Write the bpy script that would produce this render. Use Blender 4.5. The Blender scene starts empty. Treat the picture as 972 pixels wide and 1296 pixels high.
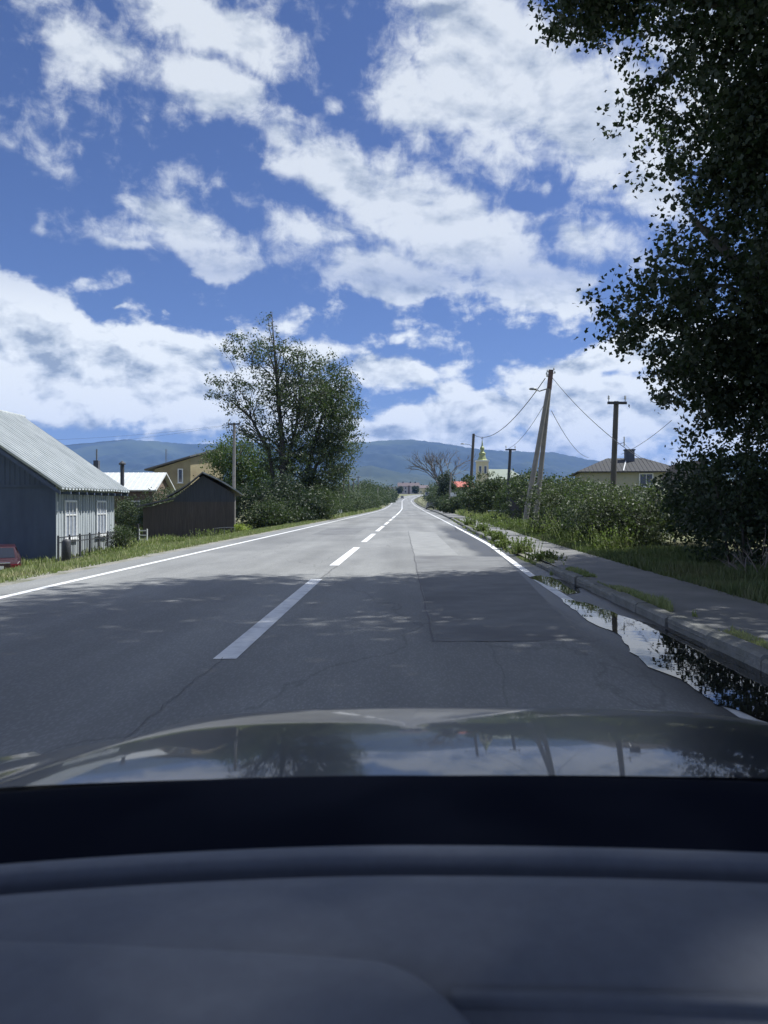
import bpy, math, random
import numpy as np
from mathutils import Vector, Matrix

# ------------------------------------------------------------------ camera, world, sun
SC = bpy.context.scene
COL = SC.collection
R = math.radians
F, HX, HY, EYE = 974.0, 510.0, 638.0, 1.2
def P(px, py, d):
    """a point of the place seen at picture position (px, py), d metres ahead"""
    return Vector(((px - HX) / F * d, d, EYE + (HY - py) / F * d))

cam_d = bpy.data.cameras.new('camera'); cam = bpy.data.objects.new('camera', cam_d); COL.objects.link(cam)
cam.location = (0, 0, EYE); cam.rotation_euler = (R(90), 0, 0)
cam_d.sensor_fit = 'VERTICAL'; cam_d.sensor_height = 36; cam_d.lens = 36 * F / 1296
cam_d.shift_x = (486 - HX) / 1296; cam_d.shift_y = -(648 - HY) / 1296
cam_d.clip_start = 0.02; cam_d.clip_end = 40000
cam_d.dof.use_dof = True; cam_d.dof.focus_distance = 25; cam_d.dof.aperture_fstop = 8.0
SC.camera = cam
SUN_EL, SUN_AZ = R(57), R(68)           # azimuth measured from straight ahead (+Y) to the right (+X)
sd = Vector((math.sin(SUN_AZ) * math.cos(SUN_EL), math.cos(SUN_AZ) * math.cos(SUN_EL), math.sin(SUN_EL)))
sl = bpy.data.lights.new('sun', 'SUN'); so = bpy.data.objects.new('sun', sl); COL.objects.link(so)
sl.energy = 4.8; sl.angle = R(0.53); sl.color = (1.0, .98, .95)
so.rotation_euler = sd.to_track_quat('Z', 'Y').to_euler()
SC.view_settings.view_transform = 'Standard'; SC.view_settings.look = 'None'
SC.view_settings.exposure = 0.5; SC.view_settings.gamma = 1.0
SC.cycles.use_denoising = True
SC.cycles.max_bounces = 8; SC.cycles.transparent_max_bounces = 12
SC.cycles.diffuse_bounces = 3; SC.cycles.glossy_bounces = 4; SC.cycles.volume_bounces = 1
SC.cycles.sample_clamp_indirect = 6

W = bpy.data.worlds.new('World'); SC.world = W; W.use_nodes = True
def make_world():
    nt = W.node_tree; N = nt.nodes; L = nt.links; N.clear()
    def n(t, **k):
        x = N.new(t)
        for a, b in k.items(): setattr(x, a, b)
        return x
    def m(op, a, b=None, c=None, clamp=False):
        x = n('ShaderNodeMath', operation=op); x.use_clamp = clamp
        for i, v in enumerate((a, b, c)):
            if v is None: continue
            if isinstance(v, (int, float)): x.inputs[i].default_value = v
            else: L.new(v, x.inputs[i])
        return x.outputs[0]
    def ramp(v, a, b, c=0., d=1., smooth=True):
        x = n('ShaderNodeMapRange', interpolation_type='SMOOTHSTEP' if smooth else 'LINEAR')
        L.new(v, x.inputs[0])
        for i, q in enumerate((a, b, c, d)): x.inputs[i + 1].default_value = q
        return x.outputs[0]
    out = n('ShaderNodeOutputWorld'); bg = n('ShaderNodeBackground')
    sky = n('ShaderNodeTexSky', sky_type='NISHITA', sun_disc=False)
    sky.sun_elevation = SUN_EL; sky.sun_rotation = SUN_AZ
    sky.altitude = 300; sky.air_density = 1.0; sky.dust_density = 0.4; sky.ozone_density = 2.5
    tc = n('ShaderNodeTexCoord'); sp = n('ShaderNodeSeparateXYZ'); L.new(tc.outputs['Generated'], sp.inputs[0])
    # angles of the direction in thousandths of a radian: u to the right of straight ahead, v up
    u = m('MULTIPLY', m('ARCTAN2', sp.outputs[0], sp.outputs[1]), 974.)
    v = m('MULTIPLY', m('ARCSINE', sp.outputs[2]), 974.)
    uv = n('ShaderNodeCombineXYZ'); L.new(u, uv.inputs[0]); L.new(v, uv.inputs[1])
    # ragged cloud edges: the lookup direction is stirred by noise
    st = n('ShaderNodeTexNoise', noise_dimensions='2D'); st.inputs['Scale'].default_value = .011; st.inputs['Detail'].default_value = 5
    L.new(uv.outputs[0], st.inputs['Vector'])
    sub = n('ShaderNodeVectorMath', operation='SUBTRACT'); L.new(st.outputs['Color'], sub.inputs[0]); sub.inputs[1].default_value = (.5, .5, .5)
    flt = n('ShaderNodeVectorMath', operation='MULTIPLY'); L.new(sub.outputs[0], flt.inputs[0]); flt.inputs[1].default_value = (1, .8, 0)
    scl = n('ShaderNodeVectorMath', operation='SCALE'); L.new(flt.outputs[0], scl.inputs[0]); scl.inputs['Scale'].default_value = 50.
    add = n('ShaderNodeVectorMath', operation='ADD'); L.new(uv.outputs[0], add.inputs[0]); L.new(scl.outputs[0], add.inputs[1])
    blobs = [  # picture position of each cloud, radii, slope (deg, down to the right), weight
        (115, 60, 115, 52, 18, .72), (270, 28, 180, 62, 12, .9), (270, 112, 120, 50, 18, .75), (385, 60, 70, 60, 40, .5),
        (600, 30, 130, 110, 35, .8), (630, 110, 215, 125, 12, 1.0), (760, 160, 150, 100, 15, 1.0), (540, 130, 110, 70, 20, .7), (830, 245, 70, 40, 20, .9), (900, 100, 120, 130, 0, .8),
        (355, 180, 50, 50, 40, .8), (440, 225, 160, 52, 27, 1.0), (560, 285, 190, 78, 22, 1.05), (690, 365, 120, 48, 14, 1.0), (500, 350, 140, 50, 6, 1.0), (390, 290, 110, 50, 15, .7), (730, 300, 70, 45, 10, .6),
        (235, 292, 120, 42, 14, .85), (285, 335, 66, 30, 5, .85), (165, 262, 40, 20, 30, .5), (155, 312, 40, 12, 0, .5),
        (-60, 400, 210, 95, 20, 1.0), (60, 430, 190, 80, 22, 1.05), (180, 465, 200, 80, 10, 1.05), (40, 480, 250, 80, 0, 1.0), (280, 505, 210, 75, 0, 1.0), (400, 452, 70, 36, 0, .8),
        (475, 468, 85, 38, 8, 1.0), (565, 490, 50, 16, 0, .55), (600, 532, 210, 52, -3, 1.05), (690, 505, 90, 40, 0, 1.0), (780, 520, 160, 70, 0, 1.0), (740, 462, 150, 34, -8, .9), (830, 440, 110, 50, -10, 1.),
        (500, 560, 420, 48, 0, 1.0), (950, 500, 260, 110, 0, 1.0),
        (41, 278, 20, 16, 20, .42), (425, 138, 26, 16, 0, .45), (690, 238, 40, 18, 0, .5), (150, 385, 22, 8, 0, .4)]
    acc = None
    for (cx, cy, rx, ry, rot, w) in blobs:
        cu = F * math.atan((cx - HX) / F); cv = F * math.atan((HY - cy) / math.hypot(F, cx - HX))
        mp = n('ShaderNodeMapping', vector_type='TEXTURE'); L.new(add.outputs[0], mp.inputs['Vector'])
        mp.inputs['Location'].default_value = (cu, cv, 0); mp.inputs['Rotation'].default_value = (0, 0, -R(rot)); mp.inputs['Scale'].default_value = (rx * .93, ry * .92, 1)
        g = n('ShaderNodeTexGradient', gradient_type='SPHERICAL'); L.new(mp.outputs[0], g.inputs[0])
        q = m('MULTIPLY', g.outputs['Fac'], w)
        acc = q if acc is None else m('SMOOTH_MAX', acc, q, .12)
    # the rest of the sky carries the same broken cumulus
    flat = n('ShaderNodeVectorMath', operation='DIVIDE'); L.new(tc.outputs['Generated'], flat.inputs[0])
    zz = m('ADD', m('MAXIMUM', sp.outputs[2], 0.), .12); cz = n('ShaderNodeCombineXYZ')
    for i in range(3): L.new(zz, cz.inputs[i])
    L.new(cz.outputs[0], flat.inputs[1])
    gn = n('ShaderNodeTexNoise', noise_dimensions='2D'); gn.inputs['Scale'].default_value = 1.3; gn.inputs['Detail'].default_value = 3; L.new(flat.outputs[0], gn.inputs['Vector'])
    outside = m('MAXIMUM', ramp(m('ABSOLUTE', u), 520, 760), ramp(v, 600, 720))
    rest = m('MULTIPLY', ramp(gn.outputs['Fac'], .40, .72), outside)
    acc = m('MAXIMUM', m('MULTIPLY', acc, m('SUBTRACT', 1., ramp(v, 640, 760))), m('MULTIPLY', rest, .85))
    # billows
    def billow(off):
        a = n('ShaderNodeVectorMath', operation='ADD'); L.new(uv.outputs[0], a.inputs[0]); a.inputs[1].default_value = off
        mp = n('ShaderNodeMapping'); L.new(a.outputs[0], mp.inputs['Vector']); mp.inputs['Rotation'].default_value = (0, 0, R(18)); mp.inputs['Scale'].default_value = (.0085, .0175, 1)
        x = n('ShaderNodeTexNoise', noise_dimensions='2D'); x.inputs['Scale'].default_value = 1.; x.inputs['Detail'].default_value = 10; x.inputs['Roughness'].default_value = .56; x.inputs['Distortion'].default_value = .12
        L.new(mp.outputs[0], x.inputs['Vector']); return x.outputs['Fac']
    b0, b1 = billow((0, 0, 0)), billow((14, 16, 0))
    wn = n('ShaderNodeTexNoise', noise_dimensions='2D'); wn.inputs['Scale'].default_value = .034; wn.inputs['Detail'].default_value = 7; wn.inputs['Roughness'].default_value = .62; wn.inputs['Distortion'].default_value = .25; L.new(uv.outputs[0], wn.inputs['Vector'])
    d = m('ADD', m('MULTIPLY', acc, 1.15), m('MULTIPLY', m('SUBTRACT', b0, .5), 1.2))
    d = m('ADD', d, m('MULTIPLY', m('MULTIPLY', m('SUBTRACT', wn.outputs['Fac'], .5), .75), ramp(v, 150, 330, .35, 1.)))
    # cauliflower billows of the low cumulus banks
    def puff(off):
        a = n('ShaderNodeVectorMath', operation='ADD'); L.new(add.outputs[0], a.inputs[0]); a.inputs[1].default_value = off
        mp = n('ShaderNodeMapping'); L.new(a.outputs[0], mp.inputs['Vector']); mp.inputs['Scale'].default_value = (.016, .024, 1)
        x = n('ShaderNodeTexVoronoi', voronoi_dimensions='2D', feature='SMOOTH_F1', normalize=True); x.inputs['Scale'].default_value = 1.; x.inputs['Detail'].default_value = 4.; x.inputs['Roughness'].default_value = .55; x.inputs['Smoothness'].default_value = .35
        L.new(mp.outputs[0], x.inputs['Vector']); return x.outputs['Distance']
    p0, p1 = puff((0, 0, 0)), puff((8, 10, 0))
    low = ramp(v, 330, 200, .22, 1.)
    d = m('ADD', d, m('MULTIPLY', m('MULTIPLY', m('SUBTRACT', .30, p0), .9), low))
    alpha = m('MAXIMUM', m('MULTIPLY', ramp(d, .10, .66), m('SUBTRACT', 1., low)), m('MULTIPLY', ramp(d, .14, .46), low))
    lowv = ramp(v, 35, 135, 0., 1.)
    big = n('ShaderNodeTexNoise', noise_dimensions='2D'); big.inputs['Scale'].default_value = .013; big.inputs['Detail'].default_value = 6; big.inputs['Roughness'].default_value = .55; L.new(uv.outputs[0], big.inputs['Vector'])
    lit = m('ADD', .60, m('MULTIPLY', m('SUBTRACT', b0, b1), 3.2))
    lit = m('ADD', lit, m('MULTIPLY', m('SUBTRACT', .55, big.outputs['Fac']), .75))
    lit = m('ADD', lit, m('MULTIPLY', m('SUBTRACT', .6, d), .30))
    lit = m('ADD', lit, m('MULTIPLY', m('SUBTRACT', wn.outputs['Fac'], .5), .45))
    lit = m('ADD', lit, m('MULTIPLY', m('MULTIPLY', m('SUBTRACT', p1, p0), 2.6), low))
    lit = m('ADD', lit, m('MULTIPLY', lowv, .26), clamp=True)
    cr = n('ShaderNodeValToRGB'); L.new(lit, cr.inputs[0])
    e = cr.color_ramp.elements; e[0].position = .0; e[0].color = (.33, .39, .48, 1); e[1].position = 1.; e[1].color = (.93, .96, .98, 1)
    e2 = cr.color_ramp.elements.new(.5); e2.color = (.66, .71, .77, 1)
    cs = n('ShaderNodeVectorMath', operation='SCALE'); L.new(cr.outputs[0], cs.inputs[0]); cs.inputs['Scale'].default_value = 7.7
    tint = n('ShaderNodeMix', data_type='RGBA', blend_type='MULTIPLY'); tint.inputs[0].default_value = 1
    L.new(sky.outputs[0], tint.inputs[6]); tint.inputs[7].default_value = (.47, .50, .70, 1)
    mx = n('ShaderNodeMix', data_type='RGBA'); L.new(alpha, mx.inputs[0]); L.new(tint.outputs[2], mx.inputs[6]); L.new(cs.outputs[0], mx.inputs[7])
    L.new(mx.outputs[2], bg.inputs[0]); bg.inputs[1].default_value = .1
    L.new(bg.outputs[0], out.inputs[0])
make_world()
W.cycles.sampling_method = 'MANUAL'; W.cycles.sample_map_resolution = 512

# ------------------------------------------------------------------ helpers
rnd = random.Random(7); rng = np.random.default_rng(7)
def tag(o, label=None, cat=None, group=None, kind=None):
    if label: o['label'] = label
    if cat: o['category'] = cat
    if group: o['group'] = group
    if kind: o['kind'] = kind
    return o
def empty(name, loc=(0, 0, 0), rz=0, **k):
    o = bpy.data.objects.new(name, None); COL.objects.link(o); o.location = loc; o.rotation_euler = (0, 0, rz); o.empty_display_size = .3
    return tag(o, **k)
def link(name, me, mat=None, parent=None, smooth=False, loc=None, rz=0):
    o = bpy.data.objects.new(name, me); COL.objects.link(o)
    if mat is not None and not me.materials: me.materials.append(mat)
    if parent is not None: o.parent = parent
    if loc is not None: o.location = loc
    if rz: o.rotation_euler = (0, 0, rz)
    if smooth: me.polygons.foreach_set('use_smooth', [True] * len(me.polygons))
    return o
def fastmesh(name, V, n):
    """V: (faces, n, 3) unshared polygons of n corners"""
    V = np.asarray(V, dtype=np.float32); k = V.shape[0]
    me = bpy.data.meshes.new(name)
    me.vertices.add(k * n); me.vertices.foreach_set('co', V.reshape(-1))
    me.loops.add(k * n); me.loops.foreach_set('vertex_index', np.arange(k * n, dtype=np.int32))
    me.polygons.add(k); me.polygons.foreach_set('loop_start', np.arange(0, k * n, n, dtype=np.int32))
    me.polygons.foreach_set('loop_total', np.full(k, n, dtype=np.int32))
    me.update(calc_edges=True); return me
def grid(name, G, mat=None, parent=None, smooth=True, kind=None, **k):
    """G: (rows, cols, 3) sheet"""
    G = np.asarray(G, float); a, b = G.shape[:2]
    i = np.arange((a - 1) * b).reshape(a - 1, b)[:, :-1].ravel()
    F4 = np.stack([i, i + 1, i + b + 1, i + b], 1)
    me = bpy.data.meshes.new(name); me.from_pydata(G.reshape(-1, 3).tolist(), [], F4.tolist()); me.update()
    o = link(name, me, mat, parent, smooth); tag(o, kind=kind, **k); return o
class MB:
    def __init__(s): s.v = []; s.f = []
    def add(s, vs, fs):
        b = len(s.v); s.v += [tuple(q) for q in vs]; s.f += [tuple(b + i for i in f) for f in fs]; return s
    def box(s, x0, x1, y0, y1, z0, z1, M=None):
        vs = [Vector(q) for q in ((x0, y0, z0), (x1, y0, z0), (x1, y1, z0), (x0, y1, z0), (x0, y0, z1), (x1, y0, z1), (x1, y1, z1), (x0, y1, z1))]
        if M is not None: vs = [M @ q for q in vs]
        return s.add(vs, [(0, 3, 2, 1), (4, 5, 6, 7), (0, 1, 5, 4), (1, 2, 6, 5), (2, 3, 7, 6), (3, 0, 4, 7)])
    def tube(s, pts, r, n=6, cap=True):
        pts = [Vector(p) for p in pts]; rr = r if isinstance(r, (list, tuple)) else [r] * len(pts); vs = []; fs = []
        ref = Vector((0, 0, 1)) if abs((pts[-1] - pts[0]).normalized().z) < .9 else Vector((0, 1, 0))
        for i, p in enumerate(pts):
            t = (pts[min(i + 1, len(pts) - 1)] - pts[max(i - 1, 0)]).normalized()
            a = t.cross(ref).normalized(); b = t.cross(a)
            vs += [p + (a * math.cos(2 * math.pi * j / n) + b * math.sin(2 * math.pi * j / n)) * rr[i] for j in range(n)]
        for i in range(len(pts) - 1):
            for j in range(n): fs.append((i * n + j, i * n + (j + 1) % n, (i + 1) * n + (j + 1) % n, (i + 1) * n + j))
        if cap: fs += [tuple(range(n))[::-1], tuple(range((len(pts) - 1) * n, len(pts) * n))]
        return s.add(vs, fs)
    def prism(s, poly, axis, a0, a1):
        """poly of 2D points; extruded along axis ('x','y','z') from a0 to a1"""
        mk = {'x': lambda p, a: (a, p[0], p[1]), 'y': lambda p, a: (p[0], a, p[1]), 'z': lambda p, a: (p[0], p[1], a)}[axis]
        k = len(poly); vs = [mk(p, a0) for p in poly] + [mk(p, a1) for p in poly]
        return s.add(vs, [tuple(range(k))[::-1], tuple(range(k, 2 * k))] + [(i, (i + 1) % k, k + (i + 1) % k, k + i) for i in range(k)])
    def lathe(s, prof, n=16, M=None):
        vs = [Vector((r * math.cos(2 * math.pi * j / n), r * math.sin(2 * math.pi * j / n), z)) for r, z in prof for j in range(n)]
        if M is not None: vs = [M @ q for q in vs]
        return s.add(vs, [(i * n + j, i * n + (j + 1) % n, (i + 1) * n + (j + 1) % n, (i + 1) * n + j) for i in range(len(prof) - 1) for j in range(n)])
    def build(s, name, mat=None, parent=None, smooth=False, bevel=0, loc=None, rz=0, **k):
        me = bpy.data.meshes.new(name); me.from_pydata(s.v, [], s.f); me.update()
        o = link(name, me, mat, parent, smooth, loc, rz); tag(o, **k)
        import bmesh
        bm = bmesh.new(); bm.from_mesh(me); bmesh.ops.recalc_face_normals(bm, faces=bm.faces)
        if bevel: bmesh.ops.bevel(bm, geom=bm.edges[:], offset=bevel, segments=1, affect='EDGES')
        bm.to_mesh(me); bm.free()
        return o
def mat(name, c1, c2=None, scale=3., rough=.8, bump=0., bscale=None, metal=0., stretch=(1, 1, 1), detail=6, spec=.5, trans=0., coat=0., bdist=.02, c3=None, s3=.3, extra=None):
    M_ = bpy.data.materials.new(name); M_.use_nodes = True; nt = M_.node_tree; N = nt.nodes; L = nt.links
    b = N['Principled BSDF']; b.inputs['Roughness'].default_value = rough; b.inputs['Metallic'].default_value = metal
    b.inputs['Specular IOR Level'].default_value = spec; b.inputs['Coat Weight'].default_value = coat
    b.inputs['Base Color'].default_value = (*c1, 1)
    tc = N.new('ShaderNodeTexCoord'); mp = N.new('ShaderNodeMapping'); mp.inputs['Scale'].default_value = stretch; L.new(tc.outputs['Object'], mp.inputs['Vector'])
    col = None
    if c2 is not None:
        t = N.new('ShaderNodeTexNoise'); t.inputs['Scale'].default_value = scale; t.inputs['Detail'].default_value = detail; t.inputs['Roughness'].default_value = .62; L.new(mp.outputs[0], t.inputs['Vector'])
        r = N.new('ShaderNodeMapRange'); r.inputs[1].default_value = .34; r.inputs[2].default_value = .66; L.new(t.outputs['Fac'], r.inputs[0])
        x = N.new('ShaderNodeMix'); x.data_type = 'RGBA'; L.new(r.outputs[0], x.inputs[0]); x.inputs[6].default_value = (*c1, 1); x.inputs[7].default_value = (*c2, 1); col = x.outputs[2]
    if c3 is not None:
        t = N.new('ShaderNodeTexNoise'); t.inputs['Scale'].default_value = s3; t.inputs['Detail'].default_value = 4; L.new(mp.outputs[0], t.inputs['Vector'])
        r = N.new('ShaderNodeMapRange'); r.inputs[1].default_value = .48; r.inputs[2].default_value = .68; L.new(t.outputs['Fac'], r.inputs[0])
        x = N.new('ShaderNodeMix'); x.data_type = 'RGBA'; L.new(r.outputs[0], x.inputs[0]); x.inputs[7].default_value = (*c3, 1)
        if col is not None: L.new(col, x.inputs[6])
        else: x.inputs[6].default_value = (*c1, 1)
        col = x.outputs[2]
    if extra: col = extra(nt, mp, col, b)
    if col is not None: L.new(col, b.inputs['Base Color'])
    if bump:
        t = N.new('ShaderNodeTexNoise'); t.inputs['Scale'].default_value = bscale or scale * 3; t.inputs['Detail'].default_value = 5; L.new(mp.outputs[0], t.inputs['Vector'])
        q = N.new('ShaderNodeBump'); q.inputs['Strength'].default_value = bump; q.inputs['Distance'].default_value = bdist; L.new(t.outputs['Fac'], q.inputs['Height']); L.new(q.outputs[0], b.inputs['Normal'])
    if trans:
        tr = N.new('ShaderNodeBsdfTranslucent'); ms = N.new('ShaderNodeMixShader'); ms.inputs[0].default_value = trans
        tr.inputs[0].default_value = (min(1, c1[0] * 2.2), min(1, c1[1] * 2.4), c1[2] * 1.2, 1)
        L.new(b.outputs[0], ms.inputs[1]); L.new(tr.outputs[0], ms.inputs[2]); L.new(ms.outputs[0], N['Material Output'].inputs[0])
    return M_

# ------------------------------------------------------------------ the lie of the land
def interp(xs, ys): return lambda t: np.interp(t, xs, ys)
def smooth_interp(xs, ys):
    fine = np.linspace(xs[0], xs[-1], 1500); v = np.interp(fine, xs, ys)
    k = 25; pad = np.pad(v, k, mode='edge'); v2 = np.convolve(pad, np.ones(2 * k + 1) / (2 * k + 1), 'valid')
    return lambda t: np.interp(t, fine, v2)
_c = interp([-50, 12, 28, 50, 100, 164, 250, 350, 385, 410, 430, 450, 465, 480, 500, 520, 560], [-1.38, -1.38, -1.2, -1.0, -.6, -.2, -.3, -.4, .6, 2.4, 4.6, 8, 12, 18, 30, 46, 86])
cx_ = lambda y: _c(y)
_z = smooth_interp([-60, 120, 164, 250, 350, 400, 450, 500, 560, 2000], [0, 0, .12, .8, 2.5, 4.1, 6.4, 8.0, 9.0, 14.])
def zr(y): return _z(y)
rline = interp([-10, 4.3, 13, 22.5, 55, 164], [3.3, 3.32, 3.52, 3.8, 3.9, 4.05])
kerbx = interp([-10, 15, 33, 60, 100, 300], [3.95, 3.97, 4.12, 4.7, 5.2, 5.2])
walkx = interp([-10, 10, 25, 60, 100, 300], [5.35, 5.4, 5.5, 6.3, 6.9, 6.9])
def bumps(x, y, s, seed=0):
    return (np.sin(x * s + seed) * np.cos(y * s * 1.13 + seed * 2.1) + .5 * np.sin(x * s * 2.3 + y * s * 1.7 + seed) + .3 * np.cos(y * s * 4.1 - x * s * 3.3 + seed))
def ground_z(x, y):
    x = np.asarray(x, float); y = np.asarray(y, float)
    u = x - cx_(y)
    pocket = np.exp(-((y - 24) / 8.) ** 2)
    fade = np.clip((y - 60) / 60, 0, 1)
    left = np.interp(-u, [4.3, 4.9, 6.2, 8.5, 10, 40], [-.03, -.02, -.14, -.62, -.9, -.9]) * (1 - .55 * fade) + np.interp(-u, [8, 11, 17, 20], [0, -.45, -.45, 0]) * pocket
    wx = walkx(y)
    right = np.where(u > wx, .07 + np.clip((u - wx) / 3, 0, 1) * .06, -.03)
    z = np.where(u < 0, left, right)
    z = np.where((u > -4.3) & (u < wx - .02), -.12, z)
    z = z + np.where(np.abs(u - .5) > 5.5, bumps(x, y, .55, 3) * .03, 0) + np.where(np.abs(u) > 60, bumps(x, y, .01, 1) * .8, 0)
    far = np.clip((np.hypot(x, y) - 700) / 3000, 0, 1)
    return z + zr(y) + far * 6
def GZ(x, y): return float(ground_z(x, y))

M = {}
def asphalt_extra(nt, mp, col, b):
    N = nt.nodes; L = nt.links
    # aggregate specks, fine cracks, damp band along the kerb near the puddles
    v = N.new('ShaderNodeTexVoronoi'); v.inputs['Scale'].default_value = 55; L.new(mp.outputs[0], v.inputs['Vector'])
    r = N.new('ShaderNodeMapRange'); r.inputs[1].default_value = 0; r.inputs[2].default_value = .55; r.inputs[3].default_value = 1.22; r.inputs[4].default_value = .88; L.new(v.outputs['Distance'], r.inputs[0])
    x = N.new('ShaderNodeVectorMath'); x.operation = 'SCALE'; L.new(col, x.inputs[0]); L.new(r.outputs[0], x.inputs['Scale'])
    # cracks
    ns = N.new('ShaderNodeTexNoise'); ns.inputs['Scale'].default_value = 1.3; ns.inputs['Detail'].default_value = 4; L.new(mp.outputs[0], ns.inputs['Vector'])
    ad = N.new('ShaderNodeVectorMath'); ad.operation = 'ADD'; L.new(mp.outputs[0], ad.inputs[0]); L.new(ns.outputs['Color'], ad.inputs[1])
    c = N.new('ShaderNodeTexVoronoi'); c.feature = 'DISTANCE_TO_EDGE'; c.inputs['Scale'].default_value = .22; L.new(ad.outputs[0], c.inputs['Vector'])
    cr = N.new('ShaderNodeMapRange'); cr.inputs[1].default_value = .0; cr.inputs[2].default_value = .004; cr.inputs[3].default_value = .78; cr.inputs[4].default_value = 1; L.new(c.outputs['Distance'], cr.inputs[0])
    x2 = N.new('ShaderNodeVectorMath'); x2.operation = 'SCALE'; L.new(x.outputs[0], x2.inputs[0]); L.new(cr.outputs[0], x2.inputs['Scale'])
    # worn wheel paths and long streaks along the lane
    m2 = N.new('ShaderNodeMapping'); m2.inputs['Scale'].default_value = (1.3, .035, 1); tcc = N.new('ShaderNodeTexCoord'); L.new(tcc.outputs['Object'], m2.inputs['Vector'])
    n3 = N.new('ShaderNodeTexNoise'); n3.inputs['Scale'].default_value = 1.; n3.inputs['Detail'].default_value = 5; L.new(m2.outputs[0], n3.inputs['Vector'])
    r3 = N.new('ShaderNodeMapRange'); r3.inputs[1].default_value = .3; r3.inputs[2].default_value = .7; r3.inputs[3].default_value = .84; r3.inputs[4].default_value = 1.12; L.new(n3.outputs['Fac'], r3.inputs[0])
    x4 = N.new('ShaderNodeVectorMath'); x4.operation = 'SCALE'; L.new(x2.outputs[0], x4.inputs[0]); L.new(r3.outputs[0], x4.inputs['Scale']); x2 = x4
    # damp band
    sp = N.new('ShaderNodeSeparateXYZ'); L.new(mp.outputs[0], sp.inputs[0])
    n2 = N.new('ShaderNodeTexNoise'); n2.inputs['Scale'].default_value = .9; n2.inputs['Detail'].default_value = 5; L.new(mp.outputs[0], n2.inputs['Vector'])
    def mm(op, a, bb, cl=False):
        q = N.new('ShaderNodeMath'); q.operation = op; q.use_clamp = cl
        for i, w in enumerate((a, bb)):
            if isinstance(w, (int, float)): q.inputs[i].default_value = w
            else: L.new(w, q.inputs[i])
        return q.outputs[0]
    xx = mm('ADD', sp.outputs[0], mm('MULTIPLY', n2.outputs['Fac'], .9))
    side = N.new('ShaderNodeMapRange'); side.interpolation_type = 'SMOOTHSTEP'; side.inputs[1].default_value = 1.95; side.inputs[2].default_value = 2.35; L.new(xx, side.inputs[0])
    yy = mm('ADD', sp.outputs[1], mm('MULTIPLY', n2.outputs['Fac'], 4.))
    fy = N.new('ShaderNodeMapRange'); fy.interpolation_type = 'SMOOTHSTEP'; fy.inputs[1].default_value = 19; fy.inputs[2].default_value = 13.5; L.new(yy, fy.inputs[0])
    damp = mm('MULTIPLY', side.outputs[0], fy.outputs[0])
    k = mm('SUBTRACT', 1., mm('MULTIPLY', damp, .72))
    x3 = N.new('ShaderNodeVectorMath'); x3.operation = 'SCALE'; L.new(x2.outputs[0], x3.inputs[0]); L.new(k, x3.inputs['Scale'])
    L.new(mm('SUBTRACT', .82, mm('MULTIPLY', damp, .35)), b.inputs['Roughness'])
    return x3.outputs[0]
M['asphalt'] = mat('asphalt', (.20, .205, .205), (.275, .28, .275), scale=.8, rough=.85, bump=.5, bscale=90, bdist=.006, c3=(.16, .165, .168), s3=.28, stretch=(1, .35, 1), extra=asphalt_extra)
M['asphalt_patch'] = mat('asphalt_patch', (.145, .15, .155), (.20, .205, .207), scale=2.5, rough=.85, bump=.5, bscale=90, bdist=.006, c3=(.125, .128, .134), s3=.8)
M['asphalt_pale'] = mat('asphalt_pale', (.225, .23, .23), (.29, .295, .29), scale=2, rough=.85, bump=.5, bscale=90, bdist=.006)
M['seam'] = mat('bitumen_seam', (.085, .087, .092), (.12, .12, .125), scale=6, rough=.7)
M['paint'] = mat('road_paint', (.84, .85, .85), (.74, .75, .76), scale=14, rough=.6, c3=(.60, .61, .62), s3=5, bump=.2, bscale=80, bdist=.003)
M['paint_worn'] = mat('worn_road_paint', (.60, .62, .62), (.40, .41, .42), scale=9, rough=.7, c3=(.24, .245, .25), s3=3)
M['walk'] = mat('pavement_asphalt', (.15, .15, .155), (.22, .22, .215), scale=1.5, rough=.9, bump=.6, bscale=60, bdist=.008, c3=(.15, .155, .15), s3=.7)
M['kerb'] = mat('kerb_concrete', (.22, .22, .21), (.14, .145, .135), scale=5, rough=.9, bump=.7, bscale=30, c3=(.16, .165, .14), s3=2.2)
M['gravel'] = mat('gravel_dirt', (.22, .21, .19), (.32, .31, .28), scale=9, rough=.95, bump=.8, bscale=40, bdist=.03, c3=(.13, .14, .08), s3=1.2)
M['grass_ground'] = mat('grass_ground', (.12, .135, .06), (.20, .20, .11), scale=1.2, rough=.95, bump=.8, bscale=12, bdist=.05, c3=(.19, .18, .09), s3=.35)
M['grass'] = mat('grass_blade', (.17, .21, .085), (.25, .28, .13), scale=1.6, rough=.75, trans=.2, c3=(.38, .35, .22), s3=.8)
M['weed'] = mat('weed_leaf', (.11, .15, .05), (.17, .20, .07), scale=1.5, rough=.6, trans=.3)
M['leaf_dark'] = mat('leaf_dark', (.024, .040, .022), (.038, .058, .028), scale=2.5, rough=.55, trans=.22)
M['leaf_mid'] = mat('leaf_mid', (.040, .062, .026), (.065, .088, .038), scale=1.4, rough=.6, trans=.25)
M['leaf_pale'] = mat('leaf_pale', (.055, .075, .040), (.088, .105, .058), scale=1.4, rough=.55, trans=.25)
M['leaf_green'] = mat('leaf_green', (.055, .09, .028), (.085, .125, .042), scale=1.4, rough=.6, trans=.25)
M['leaf_yellow'] = mat('leaf_yellow', (.20, .26, .05), (.28, .32, .09), scale=2, rough=.6, trans=.3)
M['leaf_far'] = mat('leaf_far', (.05, .075, .035), (.075, .10, .045), scale=.5, rough=.7, trans=.15)
M['bark'] = mat('bark', (.05, .045, .04), (.085, .078, .07), scale=6, rough=.95, bump=.8, stretch=(1, 1, .2))
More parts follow.
